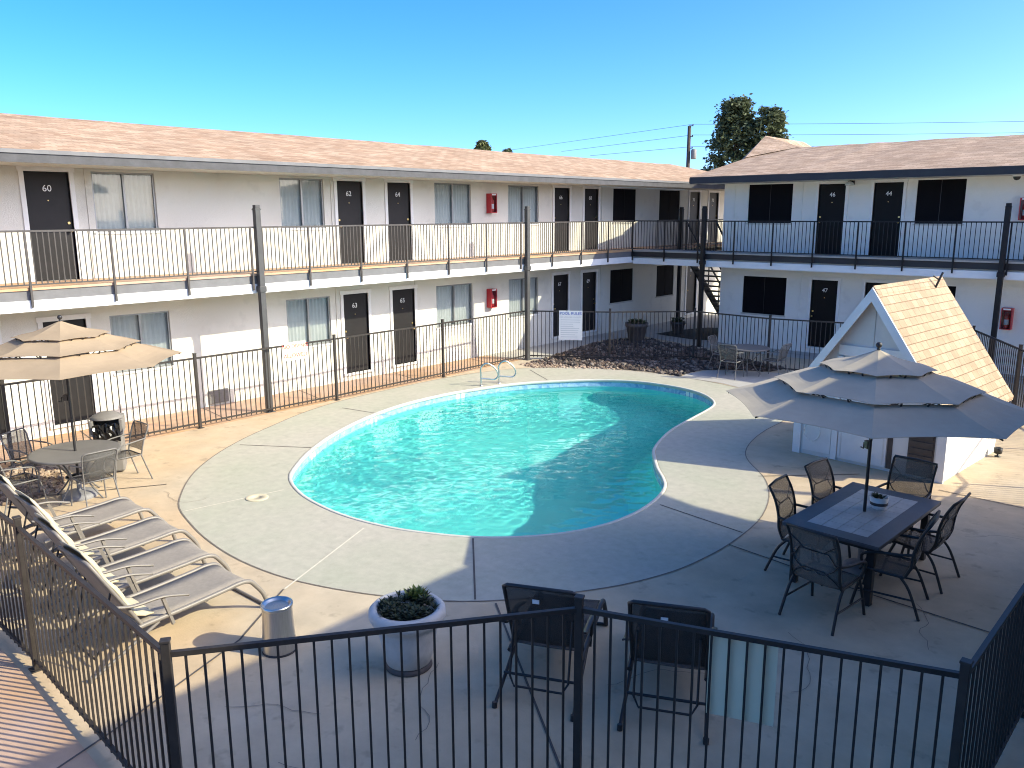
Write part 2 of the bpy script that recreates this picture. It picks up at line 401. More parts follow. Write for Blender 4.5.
# ------------------------------------------------------------------ light
SUN_DIR = Vector((1.42, .76, 1.0)).normalized()
el = math.asin(SUN_DIR.z); az = atan2(SUN_DIR.x, SUN_DIR.y)
w = bpy.data.worlds.new('World'); SC.world = w; w.use_nodes = True
wn = w.node_tree; wn.nodes.clear()
sky = wn.nodes.new('ShaderNodeTexSky'); sky.sky_type = 'NISHITA'; sky.sun_disc = False; sky.sun_elevation = el; sky.sun_rotation = az
sky.air_density = .46; sky.dust_density = 2.0; sky.ozone_density = 3.; sky.altitude = 300
bg = wn.nodes.new('ShaderNodeBackground'); bg.inputs['Strength'].default_value = .145
wo = wn.nodes.new('ShaderNodeOutputWorld'); hs = wn.nodes.new('ShaderNodeHueSaturation'); hs.inputs['Saturation'].default_value = 1.33; hs.inputs['Hue'].default_value = .5; wn.links.new(sky.outputs[0], hs.inputs['Color']); wn.links.new(hs.outputs[0], bg.inputs[0]); wn.links.new(bg.outputs[0], wo.inputs[0])
sl = bpy.data.lights.new('sun', 'SUN'); sl.energy = 2.12; sl.angle = radians(.53); sl.color = (1., .925, .67)
so = bpy.data.objects.new('sun', sl); COL.objects.link(so); so.rotation_euler = SUN_DIR.to_track_quat('Z', 'Y').to_euler(); so.location = (20, 10, 20)
SC.view_settings.view_transform = 'Standard'; SC.view_settings.look = 'None'; SC.view_settings.gamma = 1; SC.view_settings.exposure = 1.72
SC.view_settings.use_curve_mapping = False
SC.cycles.use_denoising = True; SC.cycles.filter_width = 1.05
SC.cycles.max_bounces = 8; SC.cycles.transparent_max_bounces = 16
SC.cycles.sample_clamp_indirect = 6
# ------------------------------------------------------------------ ground, pool
POOL = [(-11.29,7.1),(-11.82,7.57),(-12.46,8.32),(-13.07,9.27),(-13.6,10.42),(-13.96,11.7),(-14.04,13.01),(-13.88,14.2),(-13.54,15.31),(-12.97,16.22),(-12.26,17.0),(-11.37,17.45),(-10.3,17.5),(-9.5,17.25),(-8.95,16.8),(-8.66,16.35),(-8.53,15.8),(-8.39,14.84),(-8.24,13.89),(-7.99,13.04),(-7.72,12.38),(-7.42,11.94),(-7.08,11.49),(-6.73,11.1),(-6.48,10.75),(-6.3,10.26),(-6.19,9.62),(-6.21,9.02),(-6.34,8.51),(-6.58,8.04),(-6.92,7.62),(-7.33,7.28),(-7.83,7.01),(-8.4,6.79),(-9.13,6.66),(-9.86,6.67),(-10.58,6.8)]
pool = spline([Vector(p) for p in POOL], 4)
DECK = [(-11.32,5.22),(-11.85,5.51),(-12.46,5.94),(-12.98,6.41),(-13.56,7.10),(-14.08,7.91),(-14.50,8.76),(-14.94,9.72),(-15.24,10.72),(-15.38,11.69),(-15.45,13.06),(-15.45,14.42),(-15.28,15.70),(-14.85,16.80),(-14.15,17.60),(-13.22,18.2),(-12.09,18.56),(-10.87,18.64),(-9.6,18.5),(-8.3,18.05),(-7.3,17.2),(-6.88,16.12),(-6.80,15.04),(-6.65,14.13),(-6.41,13.38),(-6.10,12.87),(-5.59,12.31),(-5.25,11.81),(-4.93,11.12),(-4.70,10.30),(-4.62,9.35),(-4.65,8.64),(-4.74,8.08),(-4.97,7.43),(-5.29,6.87),(-5.63,6.36),(-6.09,5.87),(-6.66,5.49),(-7.21,5.21),(-7.85,4.98),(-8.48,4.86),(-9.19,4.83),(-9.95,4.90),(-10.62,5.03)]
deck = spline([Vector(p) for p in DECK], 3)
hole = inset(pool, .02)
sheet('ground', [(-600,-600),(600,-600),(600,600),(-600,600)], [hole], 0, M['ground'])
sheet('pool_deck', deck, [inset(pool, .05)], .004, M['deck'])
sheet('path', [(-17.4,-6),(-15.43,-6),(-15.43,7.6),(-15.5,11),(-15.6,14.6),(-15.75,17.95),(-17.4,17.6)], [], .004, M['walk'])
sheet('path', [(-17.4,17.63),(-15.75,17.98),(-15.36,18.4),(-15.9,20.6),(-16.2,22.6),(-15.6,24.2),(-13.0,23.4),(4,23.4),(4,24.7),(-12.9,24.7),(-12.9,33),(-17.4,33)], [], .004, M['pale_conc'])
sheet('path', [(-15.4,-6),(-5.3,-6),(-5.3,2.0),(-8.1,2.12),(-15.4,2.14)], [], .004, M['walk'])
sheet('dark_ground_sheet', [(-15.6,24.9),(-15.5,26.3),(-15.0,27.6),(-13.05,28.6),(-13.05,24.9),(-14.0,24.6)], [], .008, M['darkground'])  # plain near-black sheet on the passage floor
sheet('path', [(-10.85,18.66),(-10.95,19.0),(-10.8,19.9),(-10.4,20.3),(-9.4,20.75),(-7.5,20.9),(-7.0,19.0),(-7.2,17.35),(-8.3,18.15),(-9.6,18.6)], [], .005, M['pale_conc'])
# sawn joints in the slabs: thin strips, one sheet
jm = MB()
def strip(pts, wd, z, mb):
    for a, b in zip(pts[:-1], pts[1:]):
        a = Vector(a); b = Vector(b); d = (b-a).normalized(); n = Vector((-d.y, d.x))*wd/2
        mb.add([(a.x-n.x,a.y-n.y,z),(b.x-n.x,b.y-n.y,z),(b.x+n.x,b.y+n.y,z),(a.x+n.x,a.y+n.y,z)], [(0,1,2,3)])
for pts in ([(-5.99,6.01),(-7.25,7.25)], [(-6.08,9.99),(-4.67,9.79)], [(-13.71,7.58),(-12.43,8.42)], [(-14.71,10.66),(-13.33,10.9)], [(-14.50,16.81),(-13.25,16.05)],
            [(-7.82,4.73),(-7.38,4.11),(-7.16,3.80),(-6.64,2.47),(-6.42,1.8),(-6.2,-.1)], [(-5.76,6.1),(-3.51,4.43),(-2,2.4)], [(-4.61,9.30),(-3.91,9.21),(-2.98,9.07),(-1.0,8.95)], [(-12.5,5.6),(-13.2,4.4),(-14.5,2.3)],
            [(-17.05,8.6),(-15.5,8.4)], [(-17.05,11.1),(-15.5,10.8)], [(-17.05,14.1),(-15.6,13.8)], [(-17.05,17.0),(-15.8,16.8)], [(-17.05,6.0),(-15.5,5.8)], [(-3.2,13.4),(-1,13.3)], [(-5.6,12.2),(-4.4,13.4)],
            [(-13.0,24.0),(4,24.0)]):
    strip(pts, .022, .008, jm)
tag(jm.build('ground_joint', M['joint']), kind='structure')
je = MB(); strip(deck + [deck[0]], .02, .0065, je)
rdc = random.Random(21)
for (x, y, a, n) in ((-5.2,3.0,.6,16),(-4.6,3.9,2.4,14),(-3.9,5.6,1.3,12),(-2.6,6.6,.4,14),(-1.9,8.2,2.0,12),(-6.2,3.1,1.0,10),(-12.2,5.4,.5,12),(-5.0,13.2,2.8,9),(-2.4,11.6,.2,10)):
    q = [(x, y)]
    for k in range(n): a += rdc.uniform(-.55,.55); x += .09*cos(a); y += .09*sin(a); q.append((x, y))
    strip(q, .006, .009, je)
tag(je.build('ground_joint', M['joint_edge']), kind='structure')
jp = MB(); strip([(-7.82,4.75),(-8.63,6.52)], .024, .0085, jp); strip([(-11.12,5.17),(-10.95,6.15),(-10.85,6.68)], .02, .0085, jp)
tag(jp.build('ground_joint', M['joint_pale']), kind='structure')

# swimming pool
sp = thing('swimming_pool', 'kidney shaped swimming pool with turquoise water and a blue tile band', 'pool', (-10, 11.5, 0))
def ring(mb, outline, offs, mi=0, smooth=True):
    rows = []
    for d, z in offs:
        o = inset(outline, d) if d else outline
        rows.append([(p.x, p.y, z) for p in o] + [(o[0].x, o[0].y, z)])
    n = len(rows[0]); s = area2(outline) > 0
    vs = [v for r in rows for v in r]; fs = []
    for i in range(len(rows)-1):
        for k in range(n-1):
            f = (i*n+k, i*n+k+1, (i+1)*n+k+1, (i+1)*n+k); fs.append(f)
    mb.add(vs, fs, smooth, mi)
b = MB(); ring(b, pool, [(.03,-.01),(.03,-.24),(.02,-.3),(-.02,-1.0),(-.12,-1.3),(-.3,-1.45),(-.5,-1.5)])
fl = inset(pool, -.5); tr = tessellate_polygon([[Vector((p.x,p.y,0)) for p in fl]])
b.add([(p.x,p.y,-1.5) for p in fl], [t for t in tr])
b.build('basin', M['pool'], sp)
b = MB(); ring(b, pool, [(.042,-.03),(.04,.006),(.034,.011),(.0,.012),(-.012,.008),(-.018,-.005),(-.016,-.06),(.02,-.065)]); b.build('coping', M['coping'], sp)
b = MB(); ring(b, pool, [(.0,-.062),(-.002,-.21)]); b.build('tile_band', M['tile'], sp)
b = MB(); ring(b, pool, [(.0,-.20),(-.012,-.205),(-.012,-.235),(.0,-.24)]); b.build('tile_waterline_glint', M['tile_glint'], sp)  # pale strip under the tiles, coloured to stand for the waterline reflection
def pool_at(x, y):
    i = min(range(len(pool)), key=lambda k: (pool[k]-Vector((x,y))).length); t = (pool[(i+1) % len(pool)]-pool[i-1]).normalized()
    return pool[i], t
for (x, y) in ((-12.5,8.4),(-13.65,10.6),(-14.0,13.6),(-9.9,17.4)):
    c, t = pool_at(x, y); n = Vector((t.y, -t.x)); n = n if n.dot(Vector((-10,11.5))-c) > 0 else -n
    for s in (-1, 1):
        m = MB(); q = c + t*s*.075 + n*.006
        m.bar((q.x-t.x*.05, q.y-t.y*.05, -.11), (q.x+t.x*.05, q.y+t.y*.05, -.11), .008, .12); m.build('depth_tile', M['white'], sp)
# water surface: real ripples
from mathutils.geometry import delaunay_2d_cdt
wl = inset(pool, .012); rnd = random.Random(3)
def inside(x, y):
    c = False; n = len(wl); j = n-1
    for i in range(n):
        a = wl[i]; bb = wl[j]
        if (a.y > y) != (bb.y > y) and x < (bb.x-a.x)*(y-a.y)/(bb.y-a.y)+a.x: c = not c
        j = i
    return c
STEP = .034; pts = [Vector((p.x,p.y)) for p in wl]; nb = len(pts)
yy = 6.6
while yy < 17.6:
    xx = -14.1
    while xx < -6.1:
        x, y = xx + rnd.uniform(-.008,.008), yy + rnd.uniform(-.008,.008)
        if inside(x, y): pts.append(Vector((x, y)))
        xx += STEP
    yy += STEP
res = delaunay_2d_cdt(pts, [(i, (i+1) % nb) for i in range(nb)], [], 1, 1e-5)
waves = []
for k in range(26):
    lam = rnd.choice((.16,.19,.23,.28,.34,.44,.65)); a = rnd.gauss(2.2, 1.0); waves.append((cos(a)*2*pi/lam, sin(a)*2*pi/lam, rnd.uniform(0, 6.28), (.0005*(lam/.3)**.8)))
def wz(x, y): return (.85+.4*sin(.9*x+.5*y+1)+.3*sin(.6*x-1.1*y)) * sum(A*sin(kx*x+ky*y+p) for kx, ky, p, A in waves)
wm = MB(); wm.add([(v.x, v.y, -.17 + (wz(v.x, v.y) if not (i < nb) else 0)) for i, v in enumerate(res[0])], [f if (res[0][f[1]]-res[0][f[0]]).cross(res[0][f[2]]-res[0][f[0]]) > 0 else f[::-1] for f in res[2]], True)
def water_mat():
    m, nt, out = _nt('pool_water')
    gl = N(nt, 'ShaderNodeBsdfGlass', IOR=1.33, Roughness=0.); gl.inputs['Color'].default_value = (.80, 1., .99, 1)
    L(nt, gl.outputs[0], out.inputs['Surface']); return m
WATER = tag(wm.build('water', water_mat()), kind='structure')

# pebbles: river rock bed by the corner, and the small bed by the west fence
def rocks(name, outline, z, n, mat, rmin, rmax, seed):
    rd = random.Random(seed); P = [Vector(p) for p in outline]; xs = [p.x for p in P]; ys = [p.y for p in P]; mb = MB(); k = 0
    def ins(x, y):
        c = False; j = len(P)-1
        for i in range(len(P)):
            if (P[i].y > y) != (P[j].y > y) and x < (P[j].x-P[i].x)*(y-P[i].y)/(P[j].y-P[i].y)+P[i].x: c = not c
            j = i
        return c
    while k < n:
        x, y = rd.uniform(min(xs), max(xs)), rd.uniform(min(ys), max(ys))
        if not ins(x, y): continue
        k += 1; r = rd.uniform(rmin, rmax)*rd.uniform(.7,1.2); o = len(mb.v)
        mb.sphere((0,0,0), r, 6, 4, (rd.uniform(.8,1.3), rd.uniform(.7,1.1), rd.uniform(.5,.8)))
        R = Matrix.Rotation(rd.uniform(0,6.28), 3, 'Z') @ Matrix.Rotation(rd.uniform(-.4,.4), 3, 'X')
        for i in range(o, len(mb.v)): mb.v[i] = R @ (mb.v[i]*rd.uniform(.86,1.14)) + Vector((x, y, z + r*rd.uniform(.1,.5)))
        for i in range(len(mb.sm)-1, -1, -1):
            if mb.f[i][0] < o: break
            mb.sm[i] = False
    return tag(mb.build(name, mat), kind='stuff')
BED = [(-15.2,17.55),(-14.2,17.75),(-13.3,18.3),(-12.1,18.68),(-10.95,18.75),(-11.0,19.2),(-10.9,19.9),(-10.4,20.4),(-9.4,20.85),(-9.3,21.6),(-10.8,22.2),(-13.0,23.1),(-15.3,23.7),(-16.0,22.5),(-15.8,20.6),(-15.3,18.5)]
sheet('dark_ground_sheet', BED, [], .007, M['gravelbed'])
tag(rocks('gravel', BED, .0, 2600, M['gravel'], .035, .075, 5), 'dark river rocks spread over the bed in the courtyard corner', 'gravel')
SUNB = [(-15.3,17.2),(-14.6,17.1),(-13.6,17.9),(-12.6,18.45),(-12.9,18.62),(-14.2,17.95),(-15.2,17.6)]
tag(rocks('gravel', SUNB, .0, 260, M['tan_gravel'], .025, .05, 8), 'tan pebbles along the sunny edge of the pool deck', 'gravel')
BED2 = [(-15.35,3.0),(-14.0,3.0),(-13.3,3.6),(-13.4,4.3),(-14.2,4.75),(-15.35,4.7)]
tag(rocks('gravel', BED2, .0, 500, M['tan_gravel'], .03, .06, 9), 'tan and brown pebbles beside the left parasol table', 'gravel')

# sunlight refracted by the ripples reaches the pool floor
sl.cycles.is_caustics_light = True
WATER.cycles.is_caustics_caster = True
for o in COL.objects:
    if o.name.startswith(('basin', 'tile')): o.cycles.is_caustics_receiver = True
# ------------------------------------------------------------------ motel wings
FL2 = 3.0; EAVE = 5.29; ROOFM = .2
def frameP(side, c):
    """P(u, d, z): u along the wall, d into the wall"""
    if side == 'W': return lambda u, d, z: (c - d, u, z)
    if side == 'N': return lambda u, d, z: (u, c + d, z)
    if side == 'E': return lambda u, d, z: (c + d, u, z)
    if side == 'S': return lambda u, d, z: (u, c - d, z)
def pbox(mb, P, u0, u1, d0, d1, z0, z1, mi=0):
    a = P(u0, d0, z0); b = P(u1, d1, z1); return mb.box(a[0], b[0], a[1], b[1], a[2], b[2], mi)
def wall(P, u0, u1, z0, z1, ops, mb, depth=.14):
    us = sorted({u0, u1, *[o[0] for o in ops], *[o[1] for o in ops]}); zs = sorted({z0, z1, *[o[2] for o in ops], *[o[3] for o in ops]})
    for i in range(len(us)-1):
        for j in range(len(zs)-1):
            uc, zc = (us[i]+us[i+1])/2, (zs[j]+zs[j+1])/2
            if any(o[0] < uc < o[1] and o[2] < zc < o[3] for o in ops): continue
            mb.add([P(us[i],0,zs[j]),P(us[i+1],0,zs[j]),P(us[i+1],0,zs[j+1]),P(us[i],0,zs[j+1])], [(0,1,2,3)])
    for a, b, c, d in ops:
        for q in (((a,c),(a,d)),((a,d),(b,d)),((b,d),(b,c)),((b,c),(a,c))):
            (p0, r0), (p1, r1) = q; mb.add([P(p0,0,r0),P(p1,0,r1),P(p1,depth,r1),P(p0,depth,r0)], [(0,1,2,3)])
        mb.add([P(a,depth+.02,c),P(b,depth+.02,c),P(b,depth+.02,d),P(a,depth+.02,d)], [(0,1,2,3)])
def make_door(root, P, u, z, num, right, hinge=1, wd=.787, h=2.03, num_z=1.72, sill=True, mat=None):
    m = MB(); pbox(m, P, u+.004, u+wd-.004, .04, .085, z+.006, z+h-.004); d = m.build('door', mat or M['door'], root, bevel=.004)
    d['label'] = ('dark door with number %s' % num) if num else 'dark door'
    if not num: del d['label']
    m = MB(); t = .085
    pbox(m, P, u-t, u, -.03, .1, z, z+h); pbox(m, P, u+wd, u+wd+t, -.03, .1, z, z+h); pbox(m, P, u-t-.02, u+wd+t+.02, -.034, .1, z+h, z+h+.095)
    m.build('door_frame', M['trim'], d)
    if sill:
        m = MB(); pbox(m, P, u-t, u+wd+t, -.05, .06, z-.06, z); m.build('threshold', M['trim'], d)
    hu = u + (wd-.07 if hinge > 0 else .07)
    m = MB(); a = P(hu, .04, z+.93); b = P(hu, -.03, z+.93); m.tube([a, b], .014, 8); m.sphere(b, .03, 8, 6)
    a = P(hu, .04, z+1.08); b = P(hu, .022, z+1.08); k_ = MB(); k_.tube([a, b], .026, 10); m.build('handle', M['brass'], d); k_.build('deadbolt', M['brass'], d)
    m = MB(); a = P(u+wd/2, .04, z+1.5); b = P(u+wd/2, .03, z+1.5); m.tube([a, b], .012, 8); m.build('peephole', M['brass'], d)
    if num:
        text('door_number', num, .17, M['sticker'], P(u+wd/2, .036, z+num_z), right, (0,0,1), d)
    return d
def make_window(root, P, u0, u1, z0, z1, kind):
    m = MB(); t = .035; mat = {'pale': M['alu'], 'dark': M['bronze']}[kind]
    pbox(m, P, u0, u0+t, .03, .09, z0, z1); pbox(m, P, u1-t, u1, .03, .09, z0, z1); pbox(m, P, u0+t, u1-t, .03, .09, z0, z0+t); pbox(m, P, u0+t, u1-t, .03, .09, z1-t, z1)
    uc = (u0+u1)/2; pbox(m, P, uc-.022, uc+.022, .025, .085, z0+t, z1-t)
    f = m.build('window', mat, root)
    m = MB(); 
    for q0, q1, dd in ((u0+t, uc-.022, .06), (uc+.022, u1-t, .05)): m.add([P(q0,dd,z0+t),P(q1,dd,z0+t),P(q1,dd,z1-t),P(q0,dd,z1-t)], [(0,1,2,3)])
    m.build('glass_pane', M['glass'], f)
    if kind == 'pale':
        m = MB(); n = int((u1-u0)/.05)
        m.patch([[P(u0+(u1-u0)*i/n, .098+(.014 if i % 2 else 0), z) for i in range(n+1)] for z in (z0+.02, z1-.02)], smooth=False); m.build('blinds', M['blind'], f)
    else:
        m = MB(); pbox(m, P, u0+.01, uc-.01, .012, .018, z0+.01, z1-.01); pbox(m, P, uc+.01, u1-.01, .012, .018, z0+.01, z1-.01); m.build('sun_screen', M['darkblind'], f)
    m = MB(); pbox(m, P, u0-.03, u1+.03, -.03, .03, z0-.045, z0); m.build('sill', M['trim'] if kind == 'pale' else M['soffit'], f)
def railing(root, P, u0, u1, d, step, zb=FL2, ends=(True, True), name='railing', mat=None, sp=.115, bw=.0075):
    """one balcony railing run split into bays; upright posts are bolted to the outside of the fascia"""
    mat = mat or M['rail']; n = max(1, round((u1-u0)/step))
    for i in range(n):
        a = u0+(u1-u0)*i/n; b = u0+(u1-u0)*(i+1)/n; m = MB()
        pbox(m, P, a, b, d-.02, d+.02, zb+.945, zb+.98); pbox(m, P, a, b, d-.0125, d+.0125, zb+.04, zb+.065)
        k = max(1, round((b-a)/sp))
        for j in range(1, k):
            u = a+(b-a)*j/k; pbox(m, P, u-bw, u+bw, d-bw, d+bw, zb+.065, zb+.945)
        if i > 0 or ends[0]: pbox(m, P, a-.018, a+.018, d-.0175, d+.0195, zb-.34, zb+.944)
        if i == n-1 and ends[1]: pbox(m, P, b-.018, b+.018, d-.0175, d+.0195, zb-.34, zb+.944)
        m.build(name, mat, root)
def make_post(root, x, y, z1=4.42, w=.12, mat=None):
    m = MB(); h = w/2
    m.box(x-h, x+h, y-h, y+h, 0, z1-.06); m.box(x-h-.012, x+h+.012, y-h-.012, y+h+.012, z1-.1, z1-.085); m.prism([(x-h*.9,y-h*.9),(x+h*.9,y-h*.9),(x+h*.9,y+h*.9),(x-h*.9,y+h*.9)], 'z', z1-.06, z1)
    m.box(x-.1, x+.1, y-.1, y+.1, 0, .014); m.box(x-h-.02, x+h+.02, y-h-.02, y+h+.02, 2.62, 2.74)
    m.build('post', mat or M['post'], root, bevel=.006)
def gable_roof(root, axis, a0, a1, eave, ridge, back, mat, ze=EAVE, zr=None):
    zr = zr if zr is not None else ze + abs(ridge-eave)*ROOFM
    t = .07; n = 40
    poly = [(eave,ze-t),(eave,ze),(ridge,zr),(back,ze),(back,ze-t),(ridge,zr-t)]
    m = MB()
    # long slopes with a slight sag so that the edge is not ruler straight
    rd = random.Random(int(abs(a0)*10+abs(eave)*3)); us = [a0+(a1-a0)*i/n for i in range(n+1)]; sag = [rd.uniform(-.012,.012) for _ in us]
    def Q(u, p): return (u, p[0], p[1]) if axis == 'x' else (p[0], u, p[1])
    k = len(poly); vs = []
    for i, u in enumerate(us):
        for p in poly: vs.append(Q(u, (p[0], p[1]+sag[i]*(1 if p[0] == ridge else .4))))
    fs = [(i*k+j, i*k+(j+1) % k, (i+1)*k+(j+1) % k, (i+1)*k+j) for i in range(n) for j in range(k)]
    fs += [tuple(range(k))[::-1], tuple(n*k+j for j in range(k))]
    m.add(vs, fs); return m.build('roof', mat, root)

# ---- west wing (lit front)
W = thing('motel_wing', 'long sunlit white motel wing on the left with doors 60 to 68', 'building', (-17.09, 15, 0))
PW = frameP('W', -17.09)
wdu = [(3.94,'58',1),(5.54,'60',1),(12.52,'62',-1),(14.11,'64',1),(21.0,'66',-1),(22.6,'68',1),(29.5,'70',-1),(31.05,'72',1)]
wdl = [(3.97,'59',1),(5.56,'61',1),(12.56,'63',-1),(14.16,'65',1),(20.97,'67',-1),(22.54,'69',1),(29.5,'71',-1)]
wwu = [(2.2,3.5,'pale'),(6.74,7.99,'pale'),(10.92,12.14,'pale'),(15.79,17.21,'pale'),(18.8,20.23,'pale'),(24.28,25.7,'dark'),(27.29,28.76,'dark')]
wwl = [(2.2,3.5,'pale'),(6.81,8.05,'pale'),(10.91,12.17,'pale'),(15.77,17.22,'pale'),(18.81,20.21,'pale'),(24.2,25.63,'dark'),(27.26,28.5,'dark')]
ops = [(u,u+.787,FL2,FL2+2.03) for u,_,_ in wdu] + [(u,u+.787,.2,2.23) for u,_,_ in wdl] + [(a,b,3.9,5.06) for a,b,_ in wwu] + [(a,b,1.05,2.23) for a,b,_ in wwl]
m = MB(); wall(PW, -8, 34, 0, 2.6, [o for o in ops if o[3] < 2.6], m); wall(PW, -8, 34, 2.6, 5.11, [o for o in ops if o[3] > 2.6], m)
m.box(-26.0, -25.8, -8, 34, 0, 5.1); m.box(-26.0, -17.3, -8.2, -8, 0, 5.1); m.box(-26, -17.3, 34, 34.2, 0, 5.1)
m.build('wall', M['stucco'], W)
for u, n_, h in wdu: make_door(W, PW, u, FL2, n_, (0,1,0), h, sill=False)
for u, n_, h in wdl: make_door(W, PW, u, .2, n_, (0,1,0), h)
for a, b_, k in wwu: make_window(W, PW, a, b_, 3.9, 5.06, k)
for a, b_, k in wwl: make_window(W, PW, a, b_, 1.05, 2.23, k)
gable_roof(W, 'y', -8.5, 35, -15.45, -21.4, -27.4, M['roofY'])
m = MB(); m.box(-15.475, -15.44, -8.5, 35, EAVE-.2, EAVE-.056); m.build('fascia', M['fascia'], W)
m = MB(); m.box(-15.46, -15.415, -8.5, 35, EAVE-.054, EAVE+.012); m.build('drip_edge', M['greyband'], W)
m = MB(); m.box(-17.085, -15.48, -8.5, 35, 5.112, 5.13); m.build('soffit', M['soffit'], W)
# walkway slab: floor, channel, white beam
m = MB(); m.box(-17.085, -15.70, -8, 33.5, 2.955, FL2); m.build('walkway_floor', M['walk'], W)
m = MB(); m.box(-15.78, -15.725, -8, 23.54, 2.785, 2.952); m.build('floor_channel', M['greyband'], W)
m = MB(); m.box(-15.76, -15.70, -8, 23.5, 2.59, 2.782); m.build('white_beam', M['whiteband'], W)
m = MB(); m.box(-17.085, -15.79, -8, 33.5, 2.70, 2.78); m.build('walkway_ceiling', M['soffit'], W)
PWr = frameP('W', -15.67)
railing(W, PWr, -7.8, 23.46, 0, 1.43, ends=(True, False), sp=.092, bw=.0082)
railing(W, PWr, 24.95, 33.4, 0, 1.43, sp=.092)
for y in (.8, 9.4, 17.99): make_post(W, -15.62, y)
make_post(W, -15.62, 26.45, mat=M['iron'])
for y in (6.62, 12.35, 14.98, 23.6): # thin conduits up the front
    m = MB(); pbox(m, PW, y-.012, y+.012, -.022, 0.0, 2.8 if y < 7 else .1, 5.1); m.build('conduit', M['stucco'], W)
for y in (7.55, 14.27, 21.9):
    m = MB(); m.box(-16.6, -16.3, y-.15, y+.15, 2.64, 2.70); m.build('walkway_light', M['lampglass'], W, bevel=.01)
m = MB(); pbox(m, PW, 8.78, 9.24, -.05, 0, .06, .36)
for k in range(6): pbox(m, PW, 8.8, 9.22, -.06, -.05, .09+k*.045, .11+k*.045)
m.build('wall_vent', M['binplastic'], W)
m = MB(); pbox(m, PW, 4.9, 5.02, -.03, 0, .9, 1.06); m.build('tap_box', M['trim'], W)

# ---- north wing (front in shade)
Nn = thing('motel_wing', 'shaded white motel wing across the courtyard with doors 44, 46 and 47', 'building', (-4, 24.58, 0))
PN = frameP('N', 24.58)
ndu = [(-9.92,'46',-1),(-8.34,'44',1),(-1.3,'42',-1),(.3,'40',1)]
ndl = [(-9.94,'47',-1),(-8.36,'45',1),(-1.3,'43',-1),(.3,'41',1)]
nwu = [(-12.14,-10.72,'dark'),(-7.2,-5.99,'dark'),(-3.5,-2.2,'dark'),(1.7,3.0,'dark')]
nwl = [(-12.17,-10.74,'dark'),(-7.2,-5.98,'dark'),(-3.5,-2.2,'dark'),(1.7,3.0,'dark')]
ops = [(u,u+.787,FL2,FL2+2.03) for u,_,_ in ndu] + [(u,u+.787,.2,2.23) for u,_,_ in ndl] + [(a,b,3.9,5.07) for a,b,_ in nwu] + [(a,b,1.07,2.24) for a,b,_ in nwl]
m = MB(); wall(PN, -12.98, 4, 0, 2.6, [o for o in ops if o[3] < 2.6], m); wall(PN, -12.98, 4, 2.6, 5.11, [o for o in ops if o[3] > 2.6], m)
m.box(-12.98, -12.8, 24.585, 33.4, 0, 5.1); m.box(-12.8, 4, 33.2, 33.4, 0, 5.1); m.box(3.8, 4, 24.6, 33.2, 0, 5.1)
m.prism([(24.6,5.1),(33.3,5.1),(29,5.95)], 'x', -12.95, -12.85)
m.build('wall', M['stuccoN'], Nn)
for u, n_, h in ndu: make_door(Nn, PN, u, FL2, n_, (1,0,0), h, sill=False, mat=M['doorN'])
for u, n_, h in ndl: make_door(Nn, PN, u, .2, n_, (1,0,0), h, mat=M['doorN'])
for a, b_, k in nwu: make_window(Nn, PN, a, b_, 3.9, 5.07, k)
for a, b_, k in nwl: make_window(Nn, PN, a, b_, 1.07, 2.24, k)
rf = gable_roof(Nn, 'x', -13.45, 4.6, 23.2, 29.0, 34.8, M['roofX'], EAVE+.01)
# raised hip at the west end of the ridge
pk = (-14.28,30,7.02); Lp = (-13.47,26.85,6.06); Rp = (-12.5,29.0,6.475); Bp = (-14.28,33.5,7.0); B2 = (-12.5,33.0,6.0); Wp = (-15.6,30.5,6.1); W2 = (-15.6,33.5,6.1)
m = MB(); m.add([pk,Lp,Rp,Bp,B2,Wp,W2], [(0,1,2),(0,2,4,3),(0,5,1),(0,3,6,5)]); m.build('roof_peak', M['roofX'], Nn)
m = MB(); m.box(-13.45, 4.6, 23.185, 23.22, EAVE-.19, EAVE+.005); m.box(-13.475, -13.445, 23.2, 25.4, EAVE-.17, EAVE-.05); m.build('fascia', M['fasciaN'], Nn)
m = MB(); m.add([(-13.47,23.2,5.12),(-13.47,29,6.28),(-13.47,29,6.44),(-13.47,23.2,5.28),(-13.44,23.2,5.12),(-13.44,29,6.28),(-13.44,29,6.44),(-13.44,23.2,5.28)], [(0,1,2,3),(7,6,5,4),(0,4,5,1),(3,2,6,7),(0,3,7,4),(1,5,6,2)]); m.build('rake_board', M['fasciaN'], Nn)
m = MB(); m.box(-13.43, 4.6, 23.23, 24.575, 5.112, 5.13); m.build('soffit', M['soffit'], Nn)
m = MB(); m.box(-15.695, 4, 23.5, 24.575, 2.955, FL2); m.box(-15.695, -12.985, 24.575, 24.9, 2.955, FL2); m.build('walkway_floor', M['pale_conc'], Nn)
m = MB(); m.box(-15.72, 4, 23.55, 23.6, 2.785, 2.952); m.build('floor_channel', M['fasciaN'], Nn)
m = MB(); m.box(-15.695, 4, 23.515, 23.575, 2.55, 2.742); m.build('white_beam', M['whiteband'], Nn)
m = MB(); m.box(-15.78, 4, 23.62, 24.575, 2.70, 2.78); m.build('walkway_ceiling', M['soffit'], Nn)
PNr = frameP('N', 23.46)
railing(Nn, PNr, -15.69, 4.0, 0, 1.2, mat=M['iron'])
for x in (-13.02, -4.72, 3.5): make_post(Nn, x, 23.42, mat=M['iron'])
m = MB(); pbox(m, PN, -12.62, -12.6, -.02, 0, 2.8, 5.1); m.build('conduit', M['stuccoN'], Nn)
m = MB(); pbox(m, PN, -10.3, -10.28, -.02, 0, .1, 2.55); pbox(m, PN, -10.42, -10.4, -.02, 0, 2.8, 5.1); m.build('conduit', M['stuccoN'], Nn)

